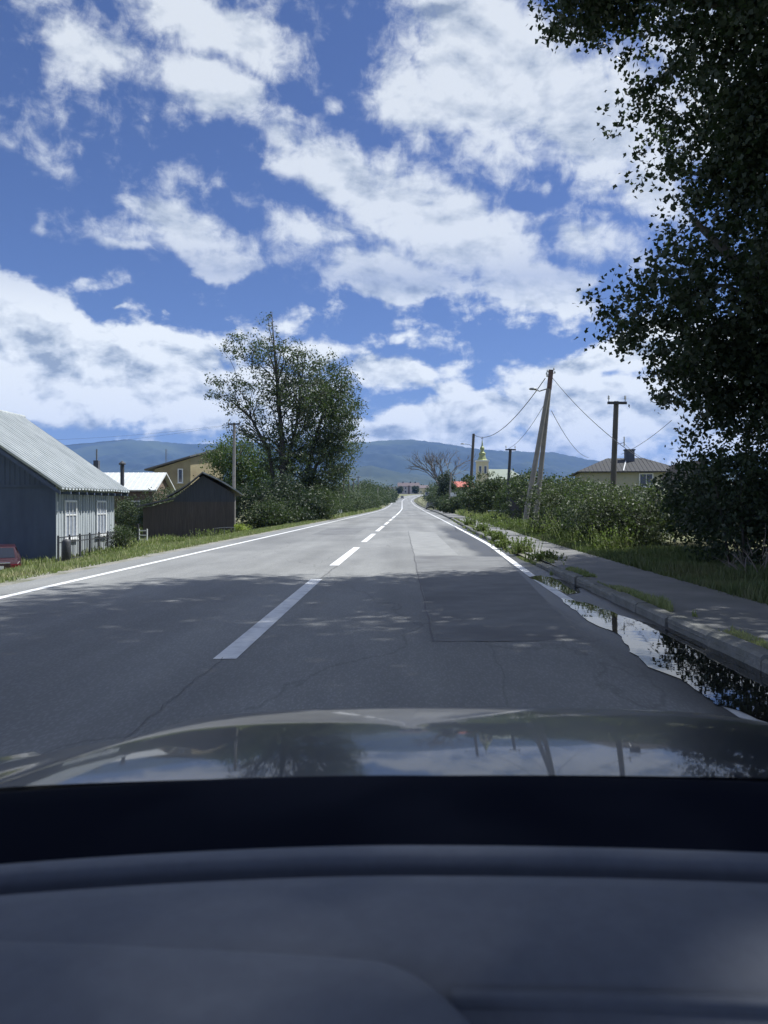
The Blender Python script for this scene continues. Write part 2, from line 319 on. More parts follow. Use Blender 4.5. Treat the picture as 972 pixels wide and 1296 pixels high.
M['deadwood'] = mat('dead_bark', (.12, .11, .105), (.18, .165, .155), scale=6, rough=.95)
M['pole_wood'] = mat('pole_wood', (.075, .068, .062), (.13, .12, .11), scale=5, rough=.9, bump=.5, stretch=(3, 3, .25))
M['pole_concrete'] = mat('pole_concrete', (.27, .255, .235), (.20, .19, .18), scale=4, rough=.9, bump=.3)
M['steel'] = mat('galvanised_steel', (.28, .29, .30), (.2, .21, .22), scale=8, rough=.5, metal=.6)
M['porcelain'] = mat('porcelain', (.55, .56, .55), rough=.25)
M['wire'] = mat('wire', (.05, .05, .055), rough=.6)
M['iron'] = mat('dark_iron', (.035, .04, .05), (.06, .06, .065), scale=10, rough=.6)
M['white'] = mat('white_paint', (.78, .79, .78), (.66, .67, .67), scale=8, rough=.5)
M['glass'] = mat('window_glass', (.03, .035, .045), rough=.08, spec=.8)
M['curtain'] = mat('curtain', (.30, .33, .38), (.22, .25, .30), scale=5, rough=.35)
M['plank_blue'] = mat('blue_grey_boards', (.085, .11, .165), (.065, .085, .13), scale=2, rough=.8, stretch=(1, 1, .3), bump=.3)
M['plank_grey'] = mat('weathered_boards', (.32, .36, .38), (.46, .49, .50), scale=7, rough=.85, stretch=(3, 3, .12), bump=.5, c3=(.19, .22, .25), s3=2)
M['roof_metal'] = mat('pale_roof_sheet', (.42, .45, .45), (.53, .56, .555), scale=2.6, rough=.5, metal=.1, c3=(.36, .39, .39), s3=1.6, stretch=(.5, 3.5, .5))
M['roof_white'] = mat('white_roof_sheet', (.68, .70, .70), (.60, .62, .62), scale=2, rough=.4)
M['wall_brown'] = mat('brown_plaster', (.16, .11, .085), (.20, .15, .12), scale=2, rough=.9)
M['wall_yellow'] = mat('ochre_plaster', (.30, .255, .15), (.36, .31, .19), scale=1.2, rough=.9, c3=(.25, .20, .12), s3=.5)
M['barn_wood'] = mat('barn_boards', (.085, .072, .066), (.135, .112, .10), scale=5, rough=.95, stretch=(3, 3, .2), bump=.5)
M['barn_upper'] = mat('barn_gable_boards', (.06, .066, .08), (.09, .095, .11), scale=5, rough=.95, stretch=(3, 3, .2))
M['barn_roof'] = mat('barn_roof_slate', (.10, .10, .11), (.16, .16, .165), scale=4, rough=.85)
M['roof_slate'] = mat('old_slate_roof', (.036, .038, .042), (.06, .06, .064), scale=5, rough=.85, c3=(.05, .052, .05), s3=1)
M['roof_red'] = mat('red_roof', (.42, .11, .08), (.50, .16, .12), scale=1, rough=.6)
M['roof_maroon'] = mat('maroon_roof', (.11, .085, .09), (.14, .11, .115), scale=1, rough=.7)
M['wall_pink'] = mat('pinkish_plaster', (.46, .40, .42), (.52, .47, .48), scale=1, rough=.9)
M['wall_cream'] = mat('cream_plaster', (.62, .53, .33), (.68, .60, .42), scale=1, rough=.9)
M['wall_olive'] = mat('olive_plaster', (.34, .33, .24), (.40, .385, .29), scale=1.4, rough=.9)
M['copper'] = mat('green_gold_metal', (.22, .26, .10), (.32, .34, .16), scale=2, rough=.4, metal=.3)
M['church_roof'] = mat('church_roof_sheet', (.26, .30, .24), (.30, .34, .28), scale=.6, rough=.5)
M['red_car'] = mat('red_car_paint', (.035, .008, .013), (.045, .01, .016), scale=2, rough=.3, coat=.6)
M['dark_car'] = mat('dark_car_paint', (.02, .022, .028), (.03, .03, .035), scale=2, rough=.3, coat=.6)
M['chrome'] = mat('chrome', (.65, .66, .68), rough=.25, metal=1)
M['rubber'] = mat('rubber', (.02, .02, .022), rough=.8)
M['tail'] = mat('tail_light', (.16, .01, .02), rough=.2, coat=.5)
M['brick_red'] = mat('chimney_brick', (.07, .08, .11), (.10, .11, .14), scale=4, rough=.9)
M['fence_purple'] = mat('dark_stained_boards', (.045, .042, .055), (.07, .066, .08), scale=4, rough=.8)
M['sign_blue'] = mat('sign_dark_blue', (.03, .05, .14), rough=.4)
M['hill'] = mat('forest_hill', (.016, .028, .017), (.03, .045, .024), scale=.012, rough=1, c3=(.06, .08, .035), s3=.0016, detail=12)
M['hill_near'] = mat('foothill', (.018, .032, .017), (.035, .05, .025), scale=.02, rough=1, c3=(.055, .07, .035), s3=.004, detail=12)
M['mud'] = mat('mud', (.06, .058, .052), (.09, .085, .075), scale=10, rough=.6)

# ---- ground sheet
ys = np.unique(np.concatenate([np.arange(-60, 60, 1.), np.arange(60, 160, 3.), np.arange(160, 600, 8.), np.arange(600, 2000, 100.), np.arange(2000, 9001, 700.)]))
us = np.unique(np.concatenate([-np.geomspace(30, 9000, 26), np.geomspace(30, 9000, 26), np.arange(-30, -4.4, .6), [-4.35, -4.25, 0, 5.30], np.arange(5.35, 30, .6)]))
# the sheet must reach behind the camera too
ys = np.concatenate([[-9000, -3000, -1000, -300], ys])
UU, YY = np.meshgrid(us, ys)
shift = cx_(YY) * np.clip(1 - (np.abs(UU) - 60) / 400, 0, 1)
XX = UU + shift
XX = np.where((UU > 5.29) & (UU < 5.31), cx_(YY) + walkx(YY) - .04, XX); XX = np.where((UU > 5.31) & (UU < 30), cx_(YY) + walkx(YY) + .01 + (UU - 5.35) * 1.0, XX)
ZZ = ground_z(XX, YY)
g = grid('ground', np.stack([XX, YY, ZZ], -1), M['grass_ground'], kind='structure')

# ---- road ribbon and the things painted on it
def ribbon(name, offa, offb, y0, y1, dz, m_, parent=None, step=2., cols=2, **k):
    n_ = max(2, int((y1 - y0) / step) + 1); yy = np.linspace(y0, y1, n_)
    fa = offa(yy) if callable(offa) else np.full(n_, offa); fb = offb(yy) if callable(offb) else np.full(n_, offb)
    t = np.linspace(0, 1, cols)
    X = cx_(yy)[:, None] + fa[:, None] * (1 - t) + fb[:, None] * t
    Z = zr(yy)[:, None] + np.zeros_like(X) + dz
    return grid(name, np.stack([X, np.repeat(yy[:, None], cols, 1), Z], -1), m_, parent, **k)
road = ribbon('road', -4.45, lambda y: kerbx(y) + .05, -40, 560, 0, M['asphalt'], kind='structure', cols=2)
ribbon('gravel_shoulder', -5.0, -4.45, -40, 300, -.012, M['gravel'], kind='structure')
ribbon('pavement', lambda y: kerbx(y) + .13, lambda y: walkx(y) + .04, -20, 140, .088, M['walk'], kind='structure')
ribbon('joint_soil', lambda y: kerbx(y) - .02, lambda y: kerbx(y) + .15, -4, 140, .055, M['gravel'], kind='structure')
# left edge line, right edge line, centre dashes
ribbon('edge_line', -3.83, -3.70, -20, 470, .004, M['paint'], road)
ribbon('edge_line', lambda y: rline(y) - .06, lambda y: rline(y) + .07, 9.2, 470, .004, M['paint'], road)
ribbon('edge_line', lambda y: rline(y) - .06, lambda y: rline(y) + .07, -4, 4.6, .004, M['paint_worn'], road)
dashes = [(-12.0, -6.0), (-2.7, 3.3), (5.95, 12.3), (15.0, 21.3), (24.3, 31), (34, 42), (45, 52), (55, 62), (65, 78)]
for a, b_ in dashes: ribbon('centre_dash', -.09, .09, a, b_, .004, M['paint'], road, step=1)
ribbon('centre_line', -.09, .09, 82, 480, .004, M['paint'], road)
# repairs: darker patch in the right lane with a bitumen seam, and paler one beyond
def patch(name, pts, m_, dz=.002):
    MB().add([(x, y, dz + float(zr(y))) for x, y in pts], [tuple(range(len(pts)))]).build(name, m_, road)
patch('asphalt_patch', [(.30, 6.75), (1.0, 6.7), (1.62, 6.9), (1.75, 9), (2.0, 13), (2.25, 17.5), (1.2, 17.8), (.25, 17.6), (.27, 12)], M['asphalt_patch'])
patch('asphalt_patch', [(.24, 17.9), (1.3, 18.0), (1.34, 33), (.22, 34)], M['asphalt_pale'])
patch('asphalt_patch', [(-3.6, 30), (-1.9, 30.4), (-1.8, 39), (-3.7, 38.5)], M['asphalt_patch'])
def seam(pts, w=.012):
    G = []
    for i, (x, y) in enumerate(pts): G.append([(x - w, y, .0055), (x + w, y, .0055)])
    grid('bitumen_seam', G, M['seam'], road)
def wob(x0, y0, x1, y1, n_=24, a=.015):
    return [(x0 + (x1 - x0) * i / n_ + rnd.uniform(-a, a), y0 + (y1 - y0) * i / n_) for i in range(n_ + 1)]
seam(wob(.27, 6.7, .24, 34, 40), .009)
seam(wob(-1.44, 3.2, -1.40, 6.0, 20, .02), .0025)
seam(wob(-1.33, 12.3, -1.28, 15, 12, .02), .006)
MB().add([(.27 + (1.4 * i / 14), 6.72 + rnd.uniform(-.012, .012) + (.0 if j else .006), .0055) for i in range(15) for j in (0, 1)],
         [(2 * i, 2 * i + 1, 2 * i + 3, 2 * i + 2) for i in range(14)]).build('bitumen_seam', M['seam'], road)

# puddles
def puddle(name, outline, label):
    pts = []
    for i, p in enumerate(outline):
        q = outline[(i + 1) % len(outline)]
        for t in (0, .2, .4, .6, .8):
            j = .022 if t else .01
            pts.append((p[0] + (q[0] - p[0]) * t + rnd.uniform(-j, j), p[1] + (q[1] - p[1]) * t + rnd.uniform(-j, j) * 3))
    o = MB().add([(x, y, .007) for x, y in pts], [tuple(range(len(pts)))]).build(name, M['water'])
    tag(o, kind='structure', label=label); return o
def mk_water():
    m_ = mat('puddle_water', (.012, .012, .012), rough=.015, spec=.5)
    nt = m_.node_tree; b = nt.nodes['Principled BSDF']; b.inputs['IOR'].default_value = 1.45
    t = nt.nodes.new('ShaderNodeTexNoise'); t.inputs['Scale'].default_value = 5; tc = nt.nodes.new('ShaderNodeTexCoord'); nt.links.new(tc.outputs['Object'], t.inputs['Vector'])
    q = nt.nodes.new('ShaderNodeBump'); q.inputs['Strength'].default_value = .05; q.inputs['Distance'].default_value = .01; nt.links.new(t.outputs['Fac'], q.inputs['Height']); nt.links.new(q.outputs[0], b.inputs['Normal'])
    return m_
M['water'] = mk_water()
puddle('puddle', [(2.06, 12.6), (2.12, 11.3), (2.18, 10.2), (2.42, 10.5), (2.56, 11.2), (2.5, 12.2), (2.3, 12.9)], 'small puddle by the kerb beyond the long one')
puddle('puddle', [(2.0, 9.8), (1.93, 8.8), (1.9, 7.6), (1.98, 7.1), (1.86, 6.3), (1.80, 5.7), (1.90, 5.1), (1.86, 4.6), (2.02, 4.2), (2.06, 3.4), (2.3, 2.8), (2.57, 3.0), (2.58, 5.4), (2.56, 6.6), (2.5, 7.6), (2.32, 8.3), (2.25, 9.2)], 'long puddle lying against the kerb')

# fallen leaves and grit floating in the puddles and along the gutter
def scatter_bits():
    n_ = 420; x = 2.52 - np.abs(rng.normal(0, .28, n_)); y = rng.uniform(3, 17, n_); s = rng.uniform(.004, .014, n_); a = rng.uniform(0, 6.28, n_)
    base = np.array([[-1, 0, 0], [0, -.55, .1], [1, 0, 0], [0, .55, .1]])
    c, s_ = np.cos(a), np.sin(a)
    V = np.zeros((n_, 4, 3))
    V[:, :, 0] = (base[None, :, 0] * c[:, None] - base[None, :, 1] * s_[:, None]) * s[:, None] + x[:, None]
    V[:, :, 1] = (base[None, :, 0] * s_[:, None] + base[None, :, 1] * c[:, None]) * s[:, None] + y[:, None]
    V[:, :, 2] = .0095 + base[None, :, 2] * s[:, None]
    link('fallen_leaves', fastmesh('fallen_leaves', V, 4), M['mud'])['kind'] = 'stuff'
    o = bpy.data.objects['fallen_leaves']; o['label'] = 'leaf bits and grit scattered along the gutter and puddles'; o['category'] = 'leaves'
scatter_bits()

# kerb: each stone near by is its own piece
kerb = empty('kerb', (0, 0, 0), kind='structure', label='worn concrete kerb between the road and the pavement')
stone_meshes = []
for v_ in range(4):
    b = MB(); L_ = .98
    n_ = 6; vs = []
    for i in range(n_ + 1):
        y = -L_ / 2 + L_ * i / n_; j = [rnd.uniform(-.008, .008) for _ in range(4)]
        vs += [(-.10 + j[0], y, -.12), (-.10 + j[1] * .6, y, .095), (-.070 + j[2], y, .118 + j[0] * .4), (.045 + j[3], y, .116), (.05, y, -.12)]
    fs = [(i * 5 + j, i * 5 + (j + 1) % 5, (i + 1) * 5 + (j + 1) % 5, (i + 1) * 5 + j) for i in range(n_) for j in range(5)] + [(4, 3, 2, 1, 0), tuple(range(n_ * 5, n_ * 5 + 5))]
    o = b.add(vs, fs).build('kerb_stone', M['kerb'], kerb); stone_meshes.append(o.data); o.location = (cx_(-3 + v_) + kerbx(0) + .09, -3 + v_, .0)
for i in range(62):
    y = 1 + i
    if y in (17, 18): continue
    o = link('kerb_stone', stone_meshes[i % 4], None, kerb)
    o.location = (cx_(y) + kerbx(y) + .09 + rnd.uniform(-.012, .012), y + rnd.uniform(-.01, .01), float(zr(y)) + rnd.uniform(-.02, .006) - (.05 if 13 < y < 20 else 0))
    o.rotation_euler = (rnd.uniform(-.012, .012), rnd.uniform(-.04, .04), rnd.uniform(-.012, .012) - math.atan((cx_(y + 1) + kerbx(y + 1) - cx_(y - 1) - kerbx(y - 1)) / 2))
b = MB()
for y in np.arange(63, 300, 1.5):
    x = cx_(y) + kerbx(y) + .09; z = float(zr(y)); b.box(x - .1, x + .1, y - .74, y + .74, z - .1, z + .118 + rnd.uniform(-.02, .01))
b.build('kerb_run', M['kerb'], kerb, kind='stuff')

# ------------------------------------------------------------------ hills
def hills():
    # skyline of the photograph: bearing -> height above the horizon
    px = [-900, -300, 0, 86, 130, 156, 197, 240, 300, 380, 455, 520, 560, 600, 640, 700, 740, 800, 850, 972, 1300, 1900]
    py = [566, 560, 561, 563, 559, 557, 559, 562, 560, 562, 560, 556.5, 561, 568, 571, 573, 581, 588, 590, 584, 570, 575]
    az = np.arctan((np.array(px) - HX) / F)
    def sheet(name, dist0, dist1, prof_az, prof_t, m_, rough_, na=520, nr=46, back=1500):
        A = np.linspace(R(-56), R(56), na)
        top = np.interp(A, prof_az, prof_t)
        rr = np.concatenate([np.linspace(0, 1, nr), 1 + np.linspace(.05, 1, 8)])
        V = np.zeros((len(rr), na, 3))
        for i, t in enumerate(rr):
            d_ = (dist0 + (dist1 - dist0) * t) if t <= 1 else dist1 + back * (t - 1)
            H = top * dist1 + EYE
            shape = (t ** 1.25) if t <= 1 else max(0, 1 - (t - 1) ** 1.3)
            x = np.tan(A) * d_; y = np.full(na, d_)
            nz = bumps(x, y, .0023, 2.) * .5 + bumps(x, y, .0062, 5.) * .28 + bumps(x, y, .017, 1.) * .13
            w = math.sin(math.pi * min(t, 1.)) if t < 1 else .0
            tree = (rng.random(na) - .5) * rough_ * min(1, t * 3)
            V[i, :, 0] = x; V[i, :, 1] = y; V[i, :, 2] = H * shape + nz * (w * .34 + .02) * (dist1 - dist0) * .09 + tree + 2
        return grid(name, V[:, ::-1], m_, smooth=True, kind='structure')
    sheet('hills', 3600, 6200, az, (HY - np.array(py)) / F / np.cos(az) * np.cos(az), M['hill'], 7.)
    px2 = [-900, 0, 140, 250, 430, 470, 510, 560, 620, 700, 760, 830, 900, 1500]; py2 = [622, 612, 607, 612, 596, 590, 600, 604, 609, 612, 613, 606, 600, 602]
    sheet('foothills', 2500, 3500, np.arctan((np.array(px2) - HX) / F), (HY - np.array(py2)) / F, M['hill_near'], 6., nr=24, back=800)
hills()

# ------------------------------------------------------------------ foliage
LEAF = np.array([[0, -.5, 0], [.34, -.28, .05], [.5, .02, .1], [.2, .16, .02], [0, .55, .06], [-.22, .18, .02], [-.48, .04, .1], [-.32, -.3, .05]])
LEAF6 = np.array([[0, -.5, 0], [.5, -.12, .1], [.2, .12, .02], [0, .55, .06], [-.22, .14, .02], [-.48, -.1, .1]])
LEAF4 = np.array([[0, -.55, 0], [.32, 0, .08], [0, .55, .0], [-.32, 0, .08]])
def leaves(points, size, shape=LEAF4, droop=.3):
    n_ = len(points); k = len(shape)
    nrm = rng.normal(size=(n_, 3)); nrm[:, 2] += droop; nrm /= np.linalg.norm(nrm, axis=1)[:, None]
    t = rng.normal(size=(n_, 3)); t -= (t * nrm).sum(1)[:, None] * nrm; t /= np.linalg.norm(t, axis=1)[:, None]
    b = np.cross(nrm, t)
    s = (size * rng.uniform(.6, 1.25, n_))[:, None, None]
    sh = shape[None]
    return points[:, None, :] + s * (sh[:, :, 0:1] * t[:, None] + sh[:, :, 1:2] * b[:, None] + sh[:, :, 2:3] * nrm[:, None])
def clump_points(ells, nclump, per, spread, shell=.35):
    vol = np.array([e[3] * e[4] * e[5] * (e[6] if len(e) > 6 else 1) for e in ells]); idx = rng.choice(len(ells), nclump, p=vol / vol.sum())
    E = np.array([e[:6] for e in ells])[idx]
    d = rng.normal(size=(nclump, 3)); d /= np.linalg.norm(d, axis=1)[:, None]
    r = (shell + (1 - shell) * rng.random(nclump)) ** .6 * rng.uniform(.84, 1.05, nclump)
    C = E[:, :3] + d * E[:, 3:6] * r[:, None]
    pts = C[:, None, :] + rng.normal(size=(nclump, per, 3)) * spread * rng.uniform(.5, 1.3, (nclump, 1, 1)) * np.array([1, 1, .75])
    return C, pts.reshape(-1, 3)
def limb(b, a, c, r0, r1, n=5, sag=.12, sides=5):
    a = Vector(a); c = Vector(c); L_ = (c - a).length; pts = []; rs = []
    off = Vector((rnd.uniform(-1, 1), rnd.uniform(-1, 1), rnd.uniform(.2, 1))) * L_ * sag
    for i in range(n + 1):
        t = i / n; pts.append(a.lerp(c, t) + off * math.sin(math.pi * t) + Vector((rnd.uniform(-1, 1), rnd.uniform(-1, 1), 0)) * L_ * .012 * (0 < i < n)); rs.append(r0 + (r1 - r0) * t)
    b.tube(pts, rs, sides); return pts
def tree(name, stems, ells, nclump, per, spread, size, leafmat, label, cat='tree', group=None, shape=LEAF4, nlimb=26, twig=1., shell=.35, minz=None, barkmat=None, base=None, droop=.3, wood='trunk', crown='crown'):
    """stems: list of polylines with radii [(x,y,z,r)...] in world space"""
    base = Vector(base or stems[0][0][:3]); root = empty(name, base, label=label, cat=cat, group=group)
    C, pts = clump_points(ells, nclump, per, spread, shell)
    if minz is not None:
        pts = pts[pts[:, 2] > minz]; C = C[C[:, 2] > minz]
    b = MB(); anchors = []
    for st in stems:
        b.tube([Vector(q[:3]) - base for q in st], [q[3] for q in st], 8)
        for i in range(len(st) - 1):
            for t in (0, .25, .5, .75): 
                q0, q1 = st[i], st[i + 1]; anchors.append((Vector(q0[:3]).lerp(Vector(q1[:3]), t), q0[3] * (1 - t) + q1[3] * t))
    if nlimb and len(C):
        mains = []
        for k in rng.choice(len(C), min(nlimb, len(C)), replace=False):
            c = Vector(C[k]); low = [q for q in anchors if q[0].z < c.z - .15 * (c - base).length + .2] or anchors
            a, r = min(low, key=lambda q: (q[0] - c).length + rnd.uniform(0, 1) * twig)
            mains.append((limb(b, a - base, c - base, min(r * .55, .04 + (c - a).length * .014), .012 * twig), c))
        for k in rng.choice(len(C), min(nlimb * 3, len(C)), replace=False):
            c = Vector(C[k]); q = min((p for mn, _ in mains for p in mn[1:]), key=lambda p: (p + base - c).length)
            if (q + base - c).length < 4 * twig + 1: limb(b, q, c - base, .02 * twig, .006 * twig, 3, sides=4)
    wd_ = b.build(wood, barkmat or M['bark'], root, smooth=True)
    if wood == 'stem': wd_['kind'] = 'stuff'; wd_['label'] = 'thin stems inside the foliage'
    V = leaves(pts - np.array(base), size, shape, droop)
    link(crown, fastmesh(crown, V, len(shape)), leafmat, root)
    return root
def bush(name, x, y, w, h, dpt, leafmat, label, n=220, per=26, size=.05, spread=.16, cat='bush', group=None, z=None, lobes=6, bare=.0):
    z = GZ(x, y) if z is None else z; ells = []
    for i in range(lobes):
        ells.append((x + rnd.uniform(-.5, .5) * w * .7, y + rnd.uniform(-.5, .5) * dpt * .7, z + h * rnd.uniform(.28, .62), w * rnd.uniform(.24, .38), dpt * rnd.uniform(.28, .4), h * rnd.uniform(.26, .42)))
    ells.append((x, y, z + h * .35, w * .42, dpt * .42, h * .36))
    stems = [[(x + rnd.uniform(-.2, .2) * w, y + rnd.uniform(-.1, .1) * dpt, z - .05, .03), (x + rnd.uniform(-.3, .3) * w, y, z + h * .5, .015)] for _ in range(4)]
    return tree(name, stems, ells, n, per, spread, size, leafmat, label, cat, group, nlimb=12, twig=.5, shell=.62, minz=z + .02, base=(x, y, z), wood='stem', crown='foliage')

# the big tree over the right-hand side: trunk just outside the picture's edge, crown over the gutter
tree('maple_tree', [[(7.2, 12.6, .05, .42), (7.1, 12.6, 2.2, .33), (6.9, 12.5, 5, .27), (6.7, 12.3, 9, .2), (6.5, 12, 14, .1), (6.5, 12, 17.5, .04)],
                    [(7.1, 12.6, 2.6, .2), (6.2, 12.8, 4.6, .12), (4.9, 13, 6, .05)]],
     [(6.1, 13, 8.7, 2.5, 3, 2.4), (4.7, 13, 11.6, 2.8, 3, 2.3), (7.0, 13, 6.3, 2.4, 3, 2), (5.45, 13, 4.5, 2.45, 2.2, 1.15), (7.3, 13.4, 3.1, 2.1, 2.4, 1.2), (3.3, 13.3, 10.2, 1.1, 1.3, .9, 2.5),
      (8.2, 13, 9, 2.6, 3, 3.6), (8.2, 13.5, 4.2, 2.4, 2.6, 2.4), (9.5, 11.5, 7, 2.6, 3.4, 4), (10.5, 16.5, 8, 3, 3.5, 4.5), (10.8, 11, 3.6, 2, 3, 2.6), (6.0, 13.6, 3.55, 1.75, 1.8, .95, 1.6)],
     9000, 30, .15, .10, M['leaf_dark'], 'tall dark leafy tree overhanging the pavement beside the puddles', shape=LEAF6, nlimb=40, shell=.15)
tree('maple_tree', [[(7.6, 5.0, .05, .40), (7.4, 5.0, 5, .3), (7.0, 5, 12, .15), (6.8, 5, 18, .05)]],
     [(5.5, 5.5, 13.5, 4.6, 5, 4.0), (6.5, 5, 18, 4, 5, 3.2), (7.5, 9, 15, 4.5, 4.2, 4.5), (5, 10.5, 16.5, 3.6, 3.6, 2.6), (9.3, 4, 8, 3.2, 4, 4), (2.6, 9.0, 15.5, 4, 4, 2.4), (2.2, 4.5, 15, 4.2, 4, 2.4), (9.5, 8.5, 6, 2.2, 3, 4), (6.6, 6.8, 8.6, 2.1, 3.6, 2, 1.6), (7.0, 10.5, 9.5, 1.8, 2, 1.6, 1.5)],
     4300, 24, .36, .21, M['leaf_dark'], 'tall leafy tree outside the right edge shading the road', nlimb=26, shell=.1)
tree('maple_tree', [[(7.8, -4, .05, .40), (7.5, -4, 6, .3), (7.0, -4, 13, .12)]],
     [(6, -3.5, 13, 4.8, 5, 5), (4.5, 0, 17, 4, 4, 3), (2, 0, 14.5, 4, 4, 2.2)],
     1700, 24, .42, .26, M['leaf_dark'], 'tall leafy tree behind the car shading the road', nlimb=16, shell=.1)

# right-hand verge: shrubs in shade and sun
rb = [  # px, base distance, width, height, depth, material, label, leaf size, clumps
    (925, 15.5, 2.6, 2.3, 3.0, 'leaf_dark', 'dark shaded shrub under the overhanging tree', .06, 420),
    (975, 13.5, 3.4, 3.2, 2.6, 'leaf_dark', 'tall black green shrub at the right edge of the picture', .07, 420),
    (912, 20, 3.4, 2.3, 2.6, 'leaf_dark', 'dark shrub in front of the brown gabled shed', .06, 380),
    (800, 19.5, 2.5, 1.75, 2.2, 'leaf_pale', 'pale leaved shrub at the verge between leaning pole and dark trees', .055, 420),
    (772, 20.5, 2.0, 1.25, 1.8, 'leaf_dark', 'low added shrub, its dark leaves standing for the shaded gap among the sunlit shrubs', .055, 260),  # added in dark leaves to paint the shaded gap between the shrubs
    (755, 23, 2.8, 1.9, 2.4, 'leaf_mid', 'broad sunlit shrub left of the wooden pole with two arms', .06, 460),
    (716, 27, 2.3, 2.3, 2.4, 'leaf_pale', 'silvery shrub just right of the two leaning poles', .06, 380),
    (812, 27, 3.0, 1.45, 2.5, 'leaf_pale', 'silvery shrub in front of the hipped roof house', .06, 380),
    (700, 41, 5.0, 3.3, 4.0, 'leaf_mid', 'tall round bush behind the leaning poles', .10, 420),
    (775, 42, 4.6, 1.9, 4.0, 'leaf_mid', 'round bush hiding the wall of the hipped roof house', .10, 380),
    (850, 45, 4.5, 1.9, 4.0, 'leaf_green', 'green bush to the right of the hipped roof house', .10, 320),
    (622, 62, 6.5, 4.6, 5.0, 'leaf_far', 'big grey green bush below the church tower', .14, 420),
    (614, 76, 4.6, 3.5, 5.0, 'leaf_mid', 'bush beside the lamp pole near the red roof', .16, 260),
    (657, 58, 4.5, 3.8, 4.0, 'leaf_mid', 'bush behind the dark fence and thin pole', .14, 300),
    (683, 52, 4.0, 3.4, 4.0, 'leaf_far', 'bush filling the gap between the leaning poles and the fence', .13, 260),
    (580, 92, 5.0, 2.9, 5.0, 'leaf_far', 'low bush at the pavement before the red roofed house', .18, 220),
]
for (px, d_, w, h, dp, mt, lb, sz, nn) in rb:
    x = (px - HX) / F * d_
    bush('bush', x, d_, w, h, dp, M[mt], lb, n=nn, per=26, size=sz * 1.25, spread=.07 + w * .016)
# dark conifer column near the bare tree
tree('conifer', [[(6.9, 122, .1, .2), (6.9, 122, 6.5, .05)]], [(6.9, 122, 2.6, 1.9, 1.9, 2.6), (6.9, 122, 4.6, 1.5, 1.5, 2.0)], 260, 24, .3, .24, M['leaf_dark'], 'dark narrow evergreen beside the bare tree', nlimb=8, shell=.2)
for (px, d_, w, h, mt, lb) in [
    (563, 152, 6, 5.6, 'leaf_far', 'round tree behind the square road sign'), (563, 128, 4.0, 4.4, 'leaf_mid', 'bushy tree just left of the dark evergreen'),
    (588, 112, 6, 3.4, 'leaf_far', 'bush in front of the red roofed house'), (556, 210, 8, 6.0, 'leaf_far', 'tree where the road starts to bend on the right'),
    (550, 290, 9, 7.0, 'leaf_far', 'far tree hiding the bend of the road'), (556, 340, 12, 9, 'leaf_far', 'farthest tree on the right of the road'),
    (557, 172, 2.5, 2.2, 'leaf_mid', 'low bush at the end of the kerb')]:
    bush('roadside_tree', (px - HX) / F * d_, d_, w, h, w * .9, M[mt], lb, n=200, per=24, size=d_ * .0016, spread=w * .07, cat='tree')
# bare tree
def bare_tree():
    x0, y0 = (560 - HX) / F * 135, 135; z0 = GZ(x0, y0); root = empty('bare_tree', (x0, y0, z0), label='leafless tree with thin spreading branches above the bushes', cat='tree')
    b = MB()
    def grow(p, d, L_, r, lev):
        q = p + d * L_; b.tube([p, p.lerp(q, .5) + Vector((rnd.uniform(-1, 1), rnd.uniform(-1, 1), 0)) * L_ * .04, q], [r, r * .85, r * .7], 5 if lev < 2 else 3)
        if lev == 5: return
        for k in range(3 if lev else 5):
            a = rnd.uniform(.3, .72); w_ = rnd.uniform(0, 6.28)
            s = d.orthogonal().normalized(); s.rotate(Matrix.Rotation(w_, 3, d)); nd = (d * math.cos(a) + s * math.sin(a) + Vector((0, 0, .12))).normalized()
            grow(p.lerp(q, rnd.uniform(.7, 1)), nd, L_ * rnd.uniform(.6, .85), r * .6, lev + 1)
    grow(Vector((0, 0, -.1)), Vector((0, 0, 1)), 3.9, .26, 0)
    b.build('trunk', M['deadwood'], root)
bare_tree()

# ---- left side trees
def at(px, py, d): q = P(px, py, d); return (q.x, q.y, q.z)
D = 60
def E(px, py, d, rpx, rpy, rd, w=1): q = P(px, py, d); return (q.x, q.y, q.z, rpx / F * d, rd, rpy / F * d, w)
def S(seq, d): return [(*at(px, py, d), r) for px, py, r in seq]
tree('ash_tree', [S([(357, 660, .30), (358, 610, .26), (357, 560, .2), (352, 500, .13), (347, 440, .07), (344, 395, .02)], 60),
                  S([(352, 640, .2), (340, 570, .13), (318, 530, .08), (290, 505, .03)], 60), S([(358, 600, .16), (375, 540, .11), (382, 480, .06), (388, 440, .02)], 60.5)],
     [E(343, 408, 60, 20, 24, 1.5, .35), E(318, 440, 60, 42, 26, 2.5, .4), E(350, 455, 60, 46, 32, 2.6, .45), E(285, 500, 60, 30, 32, 2, .4), E(318, 500, 60, 48, 32, 3, .4), E(375, 500, 60, 52, 46, 3, .8), E(330, 545, 60, 46, 22, 3, .4), E(362, 575, 60, 42, 45, 3, .8), E(385, 455, 60, 26, 24, 2, .5)],
     760, 24, .28, .17, M['leaf_mid'], 'tall airy tree with a sparse crown left of the road', nlimb=110, twig=1.3, shell=.15, minz=.3)
tree('ash_tree', [S([(384, 655, .25), (388, 600, .2), (402, 545, .12), (418, 490, .05)], 63), S([(384, 640, .2), (400, 590, .12), (430, 540, .04)], 63)],
     [E(415, 480, 63, 32, 32, 3), E(435, 515, 63, 28, 38, 3), E(405, 530, 63, 44, 46, 3.5), E(430, 560, 63, 32, 30, 3), E(400, 590, 63, 44, 42, 3.5), E(395, 630, 63, 44, 30, 3), E(430, 600, 63, 20, 22, 2)],
     1150, 28, .32, .17, M['leaf_mid'], 'dense leafy tree joined to the airy one, nearest the road', nlimb=40, shell=.15, minz=.2)
